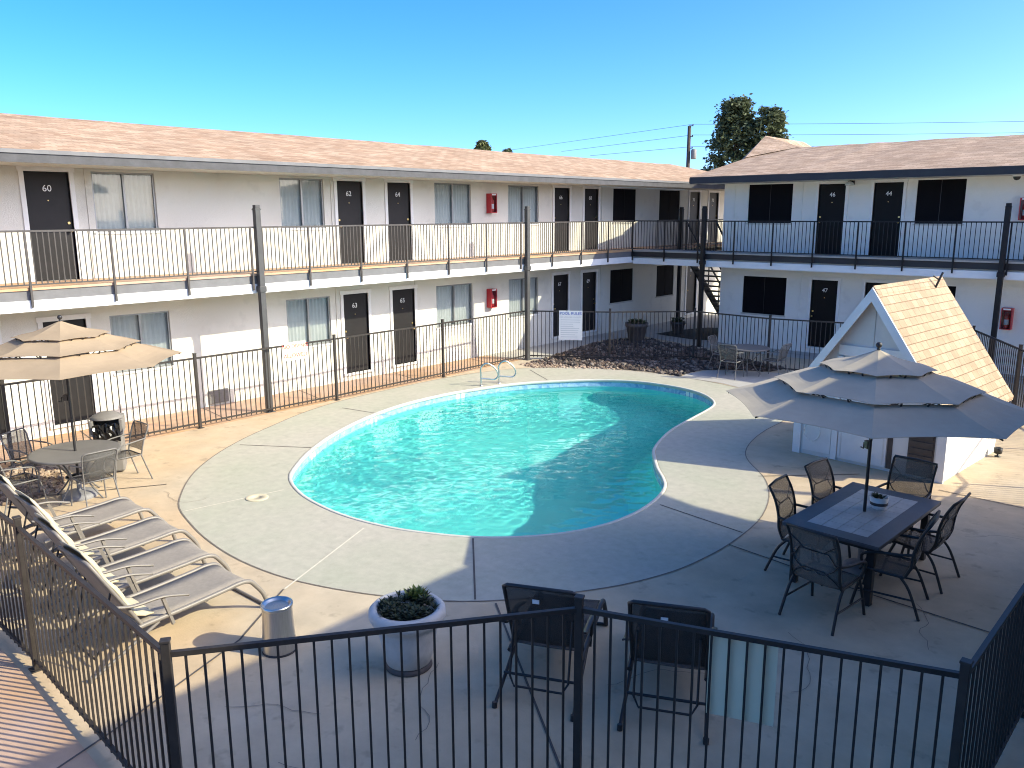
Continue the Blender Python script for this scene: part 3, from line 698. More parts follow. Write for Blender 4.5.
# ---- stair in the passage between the two wings
St = thing('staircase', 'dark steel staircase seen through the passage at the far corner', 'stairs', (-13.8, 27, 0))
m = MB(); Y0, Y1 = 24.85, 28.1
for x in (-14.45, -13.35): m.bar((x,Y0,2.9), (x,Y1,.05), .05, .26)
m.build('stringer', M['black'], St)
n = 15
for i in range(n):
    t = (i+.6)/n; m = MB(); y = Y0+(Y1-Y0)*t; z = 2.98-2.9*t; m.box(-14.42, -13.38, y-.13, y+.13, z-.04, z); m.build('tread', M['black'], St)
m = MB()
for x in (-14.45, -13.35):
    m.bar((x,Y0,3.9), (x,Y1,1.0), .04, .05)
    for k in range(5):
        t = k/4; y = Y0+(Y1-Y0)*t; m.bar((x,y,2.95-2.85*t), (x,y,3.9-2.9*t), .035)
m.build('handrail', M['black'], St)

# ---- east wing: outside the frame; it shades the near half of the courtyard
Ea = thing('motel_wing', 'white motel wing on the right side that shades the dining table', 'building', (2.5, 3, 0))
m = MB(); PE = frameP('E', 2.5); wall(PE, -9, 14.2, 0, 5.1, [], m); m.box(2.5, 10.5, 14.0, 14.2, 0, 5.09); m.box(10.3, 10.5, -9, 14.0, 0, 5.09); m.box(2.52, 10.5, -9, -8.8, 0, 5.09); m.prism([(1.0,5.13),(12.2,5.13),(6.6,6.3)], 'y', 14.02, 14.18); m.build('wall', M['stucco'], Ea)
gable_roof(Ea, 'y', -10, 14.45, .8, 6.6, 12.4, M['roofY'])
m = MB(); m.box(.785, .82, -10, 14.45, EAVE-.2, EAVE-.075); m.build('fascia', M['fascia'], Ea)
m = MB(); m.box(1.2, 2.5, -9, 15.4, 2.6, FL2); m.build('walkway_floor', M['pale_conc'], Ea)
railing(Ea, frameP('E', 1.17), -8.9, 15.4, 0, 1.43, mat=M['iron'])
for y in (-2, 6.5, 15.0): make_post(Ea, 1.1, y)
for y in (0.5, 2.1, 8.5, 10.1):
    make_door(Ea, frameP('E', 2.45), y, FL2, '', (0,-1,0), 1, sill=False); make_door(Ea, frameP('E', 2.45), y, .2, '', (0,-1,0), 1)
for y in (-2.5, 4.5, 6.2, 12.0):
    make_window(Ea, frameP('E', 2.42), y, y+1.3, 3.9, 5.06, 'dark'); make_window(Ea, frameP('E', 2.42), y, y+1.3, 1.05, 2.23, 'dark')
# ---- pieces fixed to the wings
def extinguisher_cabinet(label, P, u, z, right):
    a = P(u, 0, z); t = thing('extinguisher_cabinet', label, 'fire cabinet', a, 0, 'red fire extinguisher cabinets')
    m = MB(); w_, h_, d_ = .26, .56, .19
    pbox(m, P, u-w_/2, u+w_/2, -.02, 0, z, z+h_); pbox(m, P, u-w_/2, u-w_/2+.025, -d_, -.02, z, z+h_); pbox(m, P, u+w_/2-.025, u+w_/2, -d_, -.02, z, z+h_)
    pbox(m, P, u-w_/2+.025, u+w_/2-.025, -d_, -.02, z, z+.025); pbox(m, P, u-w_/2+.025, u+w_/2-.025, -d_, -.02, z+h_-.06, z+h_)
    m.build('cabinet_body', M['red'], t)
    m = MB(); m.add([P(u-w_/2+.02,-d_-.002,z+.02),P(u+w_/2-.02,-d_-.002,z+.02),P(u+w_/2-.02,-d_-.002,z+h_-.06),P(u-w_/2+.02,-d_-.002,z+h_-.06)], [(0,1,2,3)]); m.build('cabinet_glass', M['glass'], t)
    c = Vector(P(u, -.1, 0)); m = MB(); m.lathe([(.0,.04),(.055,.04),(.06,.06),(.06,.33),(.045,.38),(.02,.40),(.02,.44)], (c.x, c.y, z), 14); e = m.build('extinguisher', M['extred'], t)
    m = MB(); m.lathe([(.0605,.12),(.0615,.121),(.0615,.26),(.0605,.261)], (c.x, c.y, z), 14); m.build('label_band', M['sticker'], e)
    m = MB(); pbox(m, P, u-.085, u+.085, -d_-.003, -d_-.001, z+h_-.05, z+h_-.012); m.build('name_strip', M['sticker'], t)
extinguisher_cabinet('red fire extinguisher cabinet on the left wing, upper floor, between two windows', PW, 17.98, 4.24, (0,1,0))
extinguisher_cabinet('red fire extinguisher cabinet on the left wing, ground floor, beside a window', PW, 17.95, 1.45, (0,1,0))
extinguisher_cabinet('red fire extinguisher cabinet on the shaded wing, upper floor, right of the post', PN, -4.55, 4.0, (1,0,0))
extinguisher_cabinet('red fire extinguisher cabinet on the shaded wing, ground floor, right of the post', PN, -4.68, 1.2, (1,0,0))
wl_ = thing('wall_lamp', 'half dome wall lamp above between doors 46 and 44', 'lamp', (-8.98, 24.58, 4.98))
m = MB(); m.box(-9.06, -8.9, 24.5, 24.58, 4.98, 5.1); m.tube([(-8.98,24.5,5.06),(-8.98,24.42,5.08)], .03, 10); m.build('bracket', M['black'], wl_)
m = MB(); m.lathe([(.13,0),(.125,.03),(.09,.08),(.03,.11),(0,.112)], (-8.98,24.41,4.97), 18); m.build('lamp_shade', M['lampglass'], wl_)
dc = thing('dome_camera', 'small black dome camera under the roof edge at the upper right', 'camera', (-4.75, 24.1, 5.11))
m = MB(); m.lathe([(.1,0),(.1,-.03),(.085,-.04)], (-4.75,24.1,5.112), 18); m.build('mount', M['white'], dc)
m = MB(); m.lathe([(.085,-.04),(.08,-.08),(.055,-.115),(0,-.13)], (-4.75,24.1,5.112), 18); m.build('dome', M['black'], dc)
# ------------------------------------------------------------------ pool fence
def fence(label, posts, ends=(True, True), sp=.116, h=1.5):
    P = [Vector((p[0], p[1], 0)) for p in posts]; c = (P[0]+P[-1])/2
    t = thing('pool_fence', label, 'fence', c, 0, 'black picket fence runs around the pool')
    for a, b in zip(P[:-1], P[1:]):
        m = MB(); d = (b-a); ln = d.length; d.normalize(); Z = Vector((0,0,1))
        m.bar(a+Z*(h-.07), b+Z*(h-.07), .034, .036); m.bar(a+Z*.11, b+Z*.11, .03, .03)
        n = max(1, round(ln/sp)); nn = Vector((-d.y, d.x, 0)); hw = .008
        for k in range(1, n):
            p = a + d*(ln*k/n); j = random.uniform(-.002,.002); q = p + d*j
            m.bar(q+Z*.06, q+Z*(h-.088), .016, .016, up=d)
        m.build('fence_panel', M['fence'], t)
    for i, p in enumerate(P):
        if (i == 0 and not ends[0]) or (i == len(P)-1 and not ends[1]): continue
        m = MB(); s = .028; d = (P[min(i+1,len(P)-1)]-P[max(i-1,0)]).normalized(); n = Vector((-d.y,d.x,0))
        m.bar(p, p+Vector((0,0,h+.015)), .056, .056, up=d); m.bar(p+Vector((0,0,h+.015)), p+Vector((0,0,h+.035)), .066, .066, up=d)
        m.bar(p, p+Vector((0,0,.012)), .12, .12, up=d)
        m.build('fence_post', M['fence'], t, bevel=.004)
    return t
fence('picket fence run along the walkway of the lit left wing', [(-15.45,2.25),(-15.45,4.3),(-15.45,7.71),(-15.46,11.07),(-15.58,14.57),(-15.73,18.05)], (False, False))
fence('picket fence run at the back crossing the dark river rocks', [(-15.73,18.05),(-13.67,19.38),(-11.9,21.1),(-9.52,20.9),(-7.2,21.4),(-4.87,22.0)])
fence('picket fence run slanting away behind the white shed', [(-4.87,22.0),(-3.4,19.43),(-2.1,17.16),(-.93,15.1)], (False, True))
fence('dark picket fence run at the lower right edge beside the dining table', [(-.93,15.1),(-.95,11.3),(-.98,7.6),(-1.0,5.25)], (False, True))
fence('dark picket fence run in the foreground behind the right recliner', [(-1.0,5.25),(-3.3,4.37)], (False, True))
fence('dark picket fence run in the foreground in front of the concrete planter', [(-3.3,4.37),(-4.93,2.1)], (False, True))
fence('sunlit picket fence run at the lower left behind the four loungers', [(-4.93,2.1),(-8.11,2.23),(-11.6,2.24),(-15.45,2.25)], (False, True))

# ---- signs on the fence
def sign(name, label, p, q, z0, z1, mat, off=.03, cat='sign'):
    p = Vector((p[0],p[1],0)); q = Vector((q[0],q[1],0)); d = (q-p).normalized(); n = Vector((d.y,-d.x,0))
    c = (p+q)/2 + n*off; t = thing(name, label, cat, (c.x,c.y,z0)); m = MB(); Z = Vector((0,0,1))
    m.bar(p+n*off+Z*(z0+z1)/2, q+n*off+Z*(z0+z1)/2, .006, z1-z0); m.build('sign_panel', mat, t)
    return t, d, n, c
dF = Vector((2.06,1.33)).normalized(); p0 = Vector((-15.73,18.05)) + dF*.98; p1 = p0 + dF*.68
t, d, n, c = sign('pool_rules_sign', 'white pool rules sign with blue heading on the back fence', p0, p1, .60, 1.46, M['white'])
f0 = c + n*.0035
text('heading', 'POOL RULES', .112, M['blue'], f0+Vector((0,0,1.375)), d, (0,0,1), t)
text('subheading', 'NO LIFEGUARD ON DUTY', .05, M['ink'], f0+Vector((0,0,1.27)), d, (0,0,1), t)
m = MB(); rd = random.Random(2)
for k in range(9):
    z = 1.19 - k*.062; a = f0 - d*.29 + Vector((0,0,z)); b_ = a + d*rd.uniform(.35,.58); m.bar(a, b_, .002, .012)
m.build('rule_lines', M['ink'], t)['label'] = 'rows of small print'
t, d, n, c = sign('no_diving_sign', 'cream no diving sign with red letters on the left fence', (-15.45,10.27), (-15.45,9.73), 1.1, 1.5, M['cream'])
nn = Vector((1,0,0)); cc = Vector((-15.41,10.0,0))
t.location = (-15.415,10.0,1.1)
for ch in [o for o in COL.objects if o.parent == t]: ch.data.transform(Matrix.Translation((.055 if False else 0,0,0)))
text('lettering', 'NO DIVING', .125, M['redink'], Vector((-15.41,10.0,1.40)), (0,1,0), (0,0,1), t)
text('lettering', 'ALLOWED', .125, M['redink'], Vector((-15.41,10.0,1.20)), (0,1,0), (0,0,1), t)
nd = Vector((2.3,.88)).normalized(); b0 = Vector((-3.3,4.37))
sign('notice_board', 'cream blank back of a notice hung on the foreground fence beside the recliner', b0+nd*1.37, b0+nd*.92, .80, 1.42, M['cream'], off=.03)

# ------------------------------------------------------------------ loungers
def make_lounger(label, seat, blen, ang, w, sling, frame, group, low=False):
    t = thing('sun_lounger', label, 'lounger', (0,0,0), 0, group); h = w/2; ca, sa = cos(radians(ang)), sin(radians(ang)); S = .35
    prof = [(0,S),(seat*.35,S+.015),(seat*.7,S+.04),(seat-.18,S+.055),(seat-.06,S+.035),(seat,S-.02)]
    rows = []
    for y, z in [(p.x, p.y) for p in spline([Vector(p) for p in prof], 4, False)]:
        rows.append([(x*h, y, z-.012*(1-x*x)) for x in (-.96,-.5,0,.5,.96)])
    m = MB().patch(rows); m.build('seat_sling', sling, t, solid=.006)
    def B(s, off=0): return (-s*ca - off*sa*0, s*sa+S)
    rows = []
    for k in range(9):
        s = .03 + (blen-.05)*k/8; y = -s*ca - .03*sin(pi*k/8)*.6; z = S+.01+s*sa
        rows.append([(x*h, y+.012*(1-x*x)*-1, z) for x in (-.94,-.5,0,.5,.94)])
    m = MB().patch(rows); m.build('back_sling', sling, t, solid=.006)
    m = MB()
    sp = [Vector((0,y,z)) for y, z in [(-.12,S-.02)]+prof[:-1]+[(seat+.02,S-.05),(seat+.10,S-.17),(seat+.15,.015)]]
    for s in (-1,1): m.tube([Vector((s*h,p.y,p.z)) for p in spline(sp, 4, False)], .025, 8)
    m.build('seat_frame', frame, t)
    m = MB(); m.tube([(-h,seat+.15,.018),(h,seat+.15,.018)], .017, 8); m.build('foot_bar', frame, t)
    m = MB(); m.tube([(-h,seat*.55,S),(h,seat*.55,S)], .014, 8); m.build('cross_bar', frame, t)
    m = MB(); q = [(s*h*.97, -u*ca, S+u*sa) for s, u in ((-1,-.02),(-1,blen*.5),(-1,blen-.02),(-.9,blen))] ; q2 = [(-a, b_, c_) for a, b_, c_ in q[::-1]]
    m.tube(q+q2, .018, 8); m.build('back_frame', frame, t)
    m = MB(); yb = -blen*.55*ca; zb = S+blen*.55*sa
    for s in (-1,1):
        m2 = MB(); m2.tube([(s*h*1.0,.16,S-.02),(s*(h+.01),-.2,S-.19),(s*(h+.02),-.52,.02)], .017, 8); m2.tube([(s*(h+.02),-.52,.05),(s*(h+.02),-.53,.0)], .024, 8); m2.build('rear_leg', frame, t)
    m = MB(); m.tube([(-h*.8,yb,zb),(-h*.8,yb-.16,.22),(-h*.66,yb-.19,.14),(h*.66,yb-.19,.14),(h*.8,yb-.16,.22),(h*.8,yb,zb)], .011, 7); m.build('back_prop', M['black'], t)
    m = MB(); m.tube([(-h-.008,-.28,.2),(h+.008,-.28,.2)], .013, 7); m.build('rear_bar', frame, t)
    for s in (-1,1):
        x = s*(h+.035); m = MB()
        ap = [Vector((x,-.40*ca-.05,S+.40*sa-.06)),Vector((x,-.08,S+.245)),Vector((x,.2,S+.235)),Vector((x,.46,S+.16))]
        A = spline(ap, 4, False); rows = [[(p.x-.024,p.y,p.z),(p.x,p.y,p.z+.008),(p.x+.024,p.y,p.z)] for p in A]
        m.patch(rows); am = m.build('armrest', frame, t, solid=.016)
        m = MB(); m.bar((x,.2,S+.22), (s*h,.30,S-.1), .022, .034); m.build('arm_post', frame, t)
    return t
def place(t, x, y, rz): t.location = (x, y, 0); t.rotation_euler = (0,0,rz); return t
def set_label(t, label): t['label'] = label; return t
LG = 'sun loungers in a row on the left'
lo = make_lounger('grey sun lounger nearest the small steel ash can', 1.22, .88, 61, .68, M['sling'], M['loungeframe'], LG)
rz = .03; place(lo, -7.86, 3.0, rz)
cush0 = None
def cushion(label, x, y, rz, seed):
    """a padded cream towel draped over the raised back"""
    rd = random.Random(seed); ca, sa = cos(radians(61)), sin(radians(61)); rows = []; n = 14
    for k in range(n):
        s = -.10 + 1.04*k/(n-1); row = []
        for j in range(9):
            u = -1 + j/4; wob = .016*sin(k*1.9+seed)+.012*sin(j*2.3+k+seed*2); e = (1-abs(u)**6)
            pk = .05*e*(1 if 0 < k < n-1 else .3)*(.75+.25*sin(k*1.25+seed))
            if s < 0: row.append((u*.255+wob*.4, -s*1.0+.05, .35+.05+pk*.5))
            else:
                off = .02+pk; row.append((u*(.255+.02*sin(k*1.25))+wob*.4, -s*ca+off*sa, .37+s*sa+off*ca))
        rows.append(row)
    m = MB().patch(rows); o = m.build('lounger_towel', M['cushion'], None, solid=.014); o.location = (x,y,0); o.rotation_euler = (0,0,rz)
    return tag(o, label, 'towel', 'cream towels on the lounger backs')
cushion('padded cream towel on the lounger nearest the steel ash can', -7.86, 3.0, rz, 1)
for i, (x, y, lab, cl) in enumerate(((-8.84,3.10,'grey sun lounger second from the steel ash can','padded cream towel on the second lounger from the ash can'),(-9.80,3.22,'grey sun lounger third from the steel ash can','padded cream towel on the third lounger from the ash can'),(-10.86,3.27,'grey sun lounger closest to the left parasol table','padded cream towel on the lounger closest to the parasol table'))):
    place(set_label(copy_tree(lo), lab), x, y, (-.02,.0,.01)[i]); cushion(cl, x, y, (-.02,.0,.01)[i], i+2)
r1 = make_lounger('black recliner in the foreground shade next to the planter', 1.02, .80, 65, .66, M['darksling'], M['black'], 'black recliners in the foreground')
m = MB(); m.box(-.06,0,-.34,-.332,.93,.965); m.build('care_tag', M['sticker'], r1)
place(r1, -4.35, 5.30, atan2(.43,.9)); r2_ = place(set_label(copy_tree(r1), 'black recliner in the foreground shade beside the cream notice'), -3.36, 5.76, atan2(.45,.9))

# ------------------------------------------------------------------ mesh metal chairs and round tables
def make_metal_chair(label, group):
    t = thing('metal_chair', label, 'chair', (0,0,0), 0, group); F = M['greymetal']
    rows = [[(x*(.21+.02*(k/5)), -.2+.42*k/5, .44-.02*sin(pi*k/5)+.01*(k/5)-.012*(1-x*x)) for x in (-1,-.5,0,.5,1)] for k in range(6)]
    MB().patch(rows).build('seat', M['meshmetal'], t, solid=.004)
    m = MB(); m.tube([(-.21,-.2,.44),(-.23,.22,.45),(-.1,.25,.44),(.1,.25,.44),(.23,.22,.45),(.21,-.2,.44)], .011, 7, True); m.build('seat_frame', F, t)
    rows = [[(x*(.215+.02*k/5), -.21-.12*(k/5)-.03*(1-x*x)*.6, .50+.38*k/5+(.02*(1-x*x) if k == 5 else 0)) for x in (-1,-.5,0,.5,1)] for k in range(6)]
    MB().patch(rows).build('backrest', M['meshmetal'], t, solid=.004)
    m = MB(); m.tube(spline([Vector(p) for p in ((-.21,-.2,.44),(-.225,-.25,.66),(-.24,-.335,.88),(-.12,-.355,.905),(.12,-.355,.905),(.24,-.335,.88),(.225,-.25,.66),(.21,-.2,.44))], 3, False), .012, 7); m.build('back_frame', F, t)
    for s in (-1,1):
        m = MB(); m.tube([(s*.22,.21,.45),(s*.235,.25,.25),(s*.25,.27,0)], .011, 7); m.build('leg', F, t)
        m = MB(); m.tube([(s*.21,-.19,.45),(s*.225,-.25,.25),(s*.24,-.33,0)], .011, 7); m.build('leg', F, t)
        m = MB(); m.tube(spline([Vector(p) for p in ((s*.232,-.28,.70),(s*.26,-.12,.69),(s*.265,.1,.66),(s*.25,.2,.58),(s*.23,.2,.45))], 3, False), .011, 7); m.build('armrest', F, t)
    return t
def round_table(name, label, x, y, r, h):
    t = thing(name, label, 'table', (x,y,0)); m = MB()
    m.lathe([(.028,h-.012),(r-.02,h-.012)], (x,y,0), 40, smooth=False); m.build('tabletop', M['meshtop'], t)
    m = MB(); m.lathe([(r-.025,h-.03),(r,h-.03),(r+.004,h-.012),(r,h+.004),(r-.02,h+.004)], (x,y,0), 48); m.build('rim', M['greymetal'], t)
    for k in range(4):
        a = k*pi/2+.5; m = MB(); P = lambda rr, z: Vector((x+rr*cos(a), y+rr*sin(a), z))
        m.tube(spline([P(r*.75,h-.02),P(r*.45,h*.72),P(r*.25,h*.45),P(r*.42,h*.2),P(r*.66,0)], 4, False), .013, 7); m.build('leg', M['greymetal'], t)
    m = MB(); m.lathe([(r*.26,h*.44),(r*.28,h*.44),(r*.28,h*.46),(r*.26,h*.46),(r*.26,h*.44)], (x,y,0), 24); m.build('leg_ring', M['greymetal'], t)
    return t
TLx, TLy = -12.96, 4.46
round_table('round_table', 'round grey mesh table under the left sand parasol', TLx, TLy, .63, .72)
mc = make_metal_chair('grey mesh chair on the walkway side of the left parasol table, near the trash bin', 'mesh chairs at the left table')
place(mc, -13.18, 5.24, pi+.05)
for (x, y, a, lab) in ((-12.33,4.45,pi/2,'grey mesh chair with its back to the pool at the left parasol table'),(-13.88,4.16,-1.05,'grey mesh chair on the far left of the parasol table by the fence'),(-13.05,3.66,.1,'grey mesh chair at the left parasol table behind the loungers')):
    place(set_label(copy_tree(mc), lab), x, y, a)
NTx, NTy = -9.75, 20.15
round_table('round_table', 'round dark mesh table in the shade before the back fence', NTx, NTy, .56, .72)
for (x, y, a, lab) in ((-9.85,19.45,.1,'mesh chair in the shade with its back to the pool'),(-10.55,20.3,-1.5,'mesh chair in the shade beside the river rocks'),(-9.05,20.25,1.5,'mesh chair in the shade at the end nearest the white shed')):
    c_ = place(set_label(copy_tree(mc), lab), x, y, a); c_['group'] = 'mesh chairs at the shaded table'

# ------------------------------------------------------------------ dining set
TX, TY, TR = -3.08, 9.65, radians(-2.5)
dt = thing('dining_table', 'rectangular patio dining table with dark slate edge and pale stone tiles', 'table', (TX,TY,0), TR)
hx, hy, H = .545, .985, .745
m = MB(); m.box(-hx,hx,-hy,hy,H-.045,H-.008); m.build('top_frame', M['tabletop'], dt, world=False, bevel=.006)
m = MB()
for a in ((-hx,hx,-hy,-hy+.2),(-hx,hx,hy-.2,hy),(-hx,-hx+.2,-hy+.2,hy-.2),(hx-.2,hx,-hy+.2,hy-.2)): m.box(*a,H-.008,H)
m.build('slate_border', M['tabletop'], dt, world=False)
nx, ny = 4, 8; gx, gy_ = (2*hx-.4)/nx, (2*hy-.4)/ny; m = MB()
for i in range(nx):
    for j in range(ny):
        x0, y0 = -hx+.2+gx*i, -hy+.2+gy_*j
        m.box(x0+.003,x0+gx-.003,y0+.003,y0+gy_-.003,H-.008,H-.001)
m.build('tile_inlay', M['tabletile'], dt, world=False)
m = MB()
for s in (-1,1): m.box(s*(hx-.12)-.015,s*(hx-.12)+.015,-hy+.12,hy-.12,H-.11,H-.046); m.box(-hx+.135,hx-.135,s*(hy-.12)-.015,s*(hy-.12)+.015,H-.11,H-.046)
m.build('apron', M['black'], dt, world=False)
for sx in (-1,1):
    for sy in (-1,1):
        m = MB(); m.box(sx*(hx-.12)-.04,sx*(hx-.12)+.04,sy*(hy-.14)-.04,sy*(hy-.14)+.04,0,H-.046); m.build('leg', M['black'], dt, world=False, bevel=.005)
def make_dining_chair(label, group):
    t = thing('dining_chair', label, 'chair', (0,0,0), 0, group); F = M['black']; h = .27
    sp = [Vector(p) for p in ((0,.26,.43),(0,.22,.455),(0,.0,.435),(0,-.18,.43))]
    MB().patch([[(x*h*.97, p.y, p.z-.02*(1-x*x)) for x in (-1,-.5,0,.5,1)] for p in spline(sp, 4, False)]).build('seat', M['chairsling'], t, solid=.006)
    bp = [Vector(p) for p in ((0,-.18,.43),(0,-.235,.56),(0,-.25,.72),(0,-.30,.90),(0,-.38,1.05))]; BS = spline(bp, 4, False)
    MB().patch([[(x*h*.97, p.y-.02*(1-x*x), p.z) for x in (-1,-.5,0,.5,1)] for p in BS]).build('backrest', M['chairsling'], t, solid=.006)
    m = MB(); l = [Vector((-h,p.y,p.z)) for p in BS]; r = [Vector((h,p.y,p.z)) for p in BS[::-1]]
    m.tube(l+[Vector((0,-.40,1.055))]+r, .016, 8)
    m.build('back_frame', F, t)
    def bpt(u, v):
        k = max(0, min(len(BS)-1, int(round(v*(len(BS)-1))))); p = BS[k]; return Vector((u*h, p.y-.012-.012*(1-u*u), p.z))
    for s in (-1,1):
        m = MB(); m.tube([bpt(s*(-1+2*k/10), .08+.42*(k/10)+.10*sin(2*pi*k/10)) for k in range(11)], .007, 6); m.build('back_scroll', F, t)
        m = MB(); m.tube([bpt(s*(-1+2*k/10), .42+.42*(k/10)+.10*sin(2*pi*k/10)) for k in range(11)], .007, 6); m.build('back_scroll', F, t)
    m = MB(); fr = spline(sp, 4, False)
    for s in (-1,1): m.tube([Vector((s*h,p.y,p.z)) for p in fr], .015, 8)
    m.tube([(-h,.26,.425),(h,.26,.425)], .015, 8); m.build('seat_frame', F, t)
    for s in (-1,1):
        m = MB(); m.tube(spline([Vector(p) for p in ((s*h,.2,.44),(s*(h+.01),.26,.28),(s*(h+.03),.32,0))], 4, False), .016, 8); m.build('leg', F, t)
        m = MB(); m.tube(spline([Vector(p) for p in ((s*h,-.14,.43),(s*(h+.01),-.24,.30),(s*(h+.03),-.36,0))], 4, False), .016, 8); m.build('leg', F, t)
        m = MB(); m.tube([(s*(h+.015),.28,.2),(s*(h+.015),-.28,.2)], .011, 7); m.build('stretcher', F, t)
        A = spline([Vector(p) for p in ((s*h,-.25,.70),(s*(h+.03),-.12,.685),(s*(h+.045),.12,.665),(s*(h+.035),.25,.60),(s*h,.22,.44))], 4, False)
        m = MB(); m.tube(A, .016, 8); m.build('armrest', F, t)
    return t
CG = 'sling chairs around the dining table'
ch = make_dining_chair('sling dining chair on the pool side at the near corner of the slate table', CG)
place(ch, -3.58, 9.2, -pi/2+.06)
for (x, y, a, lab) in ((-3.53,10.15,-pi/2-.12,'sling dining chair on the pool side at the far corner of the slate table'),
                       (-3.02,10.78,pi-.12,'sling dining chair at the far end of the table before the shed'),
                       (-2.5,9.93,pi/2-.05,'sling dining chair on the fence side, farther from the viewer'),
                       (-2.55,9.02,pi/2+.12,'sling dining chair on the fence side, nearer to the viewer'),
                       (-2.97,8.25,-.12,'sling dining chair at the near end, its back to the foreground fence')):
    place(set_label(copy_tree(ch), lab), x, y, a)
tp = thing('succulent_pot', 'small striped pot with a succulent on the dining table', 'plant', (-2.99,9.86,.745))
m = MB(); m.lathe([(.07,0),(.095,.04),(.105,.145),(.096,.15),(.09,.13),(0,.128)], (-2.99,9.86,.746), 20); m.build('pot', M['white'], tp)
m = MB(); m.lathe([(.0965,.05),(.099,.051),(.103,.085),(.1,.086)], (-2.99,9.86,.746), 20); m.build('stripe', M['terra'], tp)
def rosette(mb, c, r, n, rd, up=.6):
    for k in range(n):
        a = 2.4*k + rd.uniform(-.2,.2); t_ = k/n; ln = r*(1-.4*t_)*rd.uniform(.8,1.1); e = up*(.3+.9*t_); d = Vector((cos(a)*cos(e), sin(a)*cos(e), sin(e))); s = Vector((-sin(a),cos(a),0))*ln*.17; c_ = Vector(c); nrm = d.cross(s).normalized()*ln*.05
        mb.add([c_-s*.5, c_+d*ln*.5-s+nrm, c_+d*ln, c_+d*ln*.5+s+nrm, c_+s*.5], [(0,1,2,3,4)])
m = MB(); rd = random.Random(4)
for k in range(6): rosette(m, (-2.99+rd.uniform(-.045,.045), 9.86+rd.uniform(-.045,.045), .875), .1, 11, rd, .9)
m.build('leaves', M['succ'], tp)

# ------------------------------------------------------------------ parasols
def parasol(label, x, y, tiers, apex, a0, mat, base_r, crank_a):
    t = thing('patio_umbrella', label, 'parasol', (x,y,0)); n = 8
    m = MB(); m.lathe([(.019,.05),(.019,apex-.02)], (x,y,0), 14); m.build('pole', M['black'], t)
    m = MB(); m.lathe([(base_r,0),(base_r,.05),(base_r*.8,.085),(.06,.11),(.035,.12),(.035,.34),(.03,.35)], (x,y,0), 28); m.build('base', M['base'], t)
    m = MB(); m.lathe([(.0,apex-.03),(.022,apex-.02),(.02,apex+.01),(.012,apex+.02)], (x,y,0), 12); m.sphere((x,y,apex+.05), .035, 12, 8); m.build('finial', M['black'], t)
    c = Vector((x,y,0))
    def V(k, r, z): a = a0+k*2*pi/n; return Vector((x+r*cos(a), y+r*sin(a), z))
    for ti, (r0, z0, r1, z1) in enumerate(tiers):
        m = MB(); S = 8; R = 6; rows = []
        for i in range(R+1):
            f = i/R; r = r0+(r1-r0)*f; z = z0+(z1-z0)*f - .035*(r1-r0)*sin(pi*f); row = []
            for k in range(n*S+1):
                q, w_ = divmod(k, S); w_ /= S; p = V(q, r, z).lerp(V(q+1, r, z), w_); sagg = sin(pi*w_)
                p.z -= .02*sagg*sin(pi*min(f,.999))*(r1/1.6); p += (c-Vector((p.x,p.y,0))).normalized()*(.02*r1*sagg*f*f); p.z += .012*sagg*f
                row.append(p)
            rows.append(row)
        m.patch(rows)
        o = m.build('canopy_tier', mat, t, solid=.004)
        for p_ in o.data.polygons: p_.use_smooth = False
    r0, z0, r1, z1 = tiers[-1]
    for k in range(n):
        m = MB(); m.tube([V(k,.03,apex-.12), V(k,.5*r1,(apex+z1)/2-.13), V(k,r1-.03,z1-.022)], .009, 6); m.build('rib', M['black'], t)
        m = MB(); m.tube([V(k,.03,z1-.2), V(k,.5*r1,(apex+z1)/2-.14)], .007, 6); m.build('strut', M['black'], t)
    for (r0, z0, r1, z1), (q0, y0, q1, y1) in zip(tiers[:-1], tiers[1:]):
        for k in range(n):
            for w_ in (.33,.67):
                p = V(k,r1,z1).lerp(V(k+1,r1,z1), w_); p += (c-Vector((p.x,p.y,0))).normalized()*.02*r1*sin(pi*w_); f_ = (r1-.06-q0)/(q1-q0); q = c.lerp(Vector((p.x,p.y,0)), .97); q.z = y0+(y1-y0)*f_
                m = MB(); m.bar(p+Vector((0,0,.006)), q-Vector((0,0,.004)), .02, .008); m.build('vent_tab', M['black'], t)
    z1 = tiers[-1][3]
    m = MB(); m.lathe([(.022,z1-.24),(.04,z1-.23),(.04,z1-.18),(.022,z1-.17)], (x,y,0), 12); m.build('hub', M['black'], t)
    m = MB(); d = Vector((cos(crank_a),sin(crank_a),0)); p = Vector((x,y,1.55)); m.bar(p+d*.015, p+d*.09, .05, .09); m.tube([p+d*.09,p+d*.14,p+d*.14-Vector((0,0,.07)),p+d*.2-Vector((0,0,.07))], .008, 6); m.build('crank', M['black'], t)
    return t
parasol('three tiered taupe parasol, mostly in shade, over the dining table', TX, TY, [(.02,2.68,.62,2.49),(.55,2.475,1.12,2.285),(1.04,2.265,1.68,2.065)], 2.69, radians(18), M['canvas'], .2, 2.4)
parasol('three tiered sand parasol in full sun over the round table', TLx, TLy, [(.02,2.70,.65,2.5),(.58,2.49,1.06,2.335),(.98,2.315,1.63,2.115)], 2.71, radians(23), M['canvas2'], .25, 3.6)

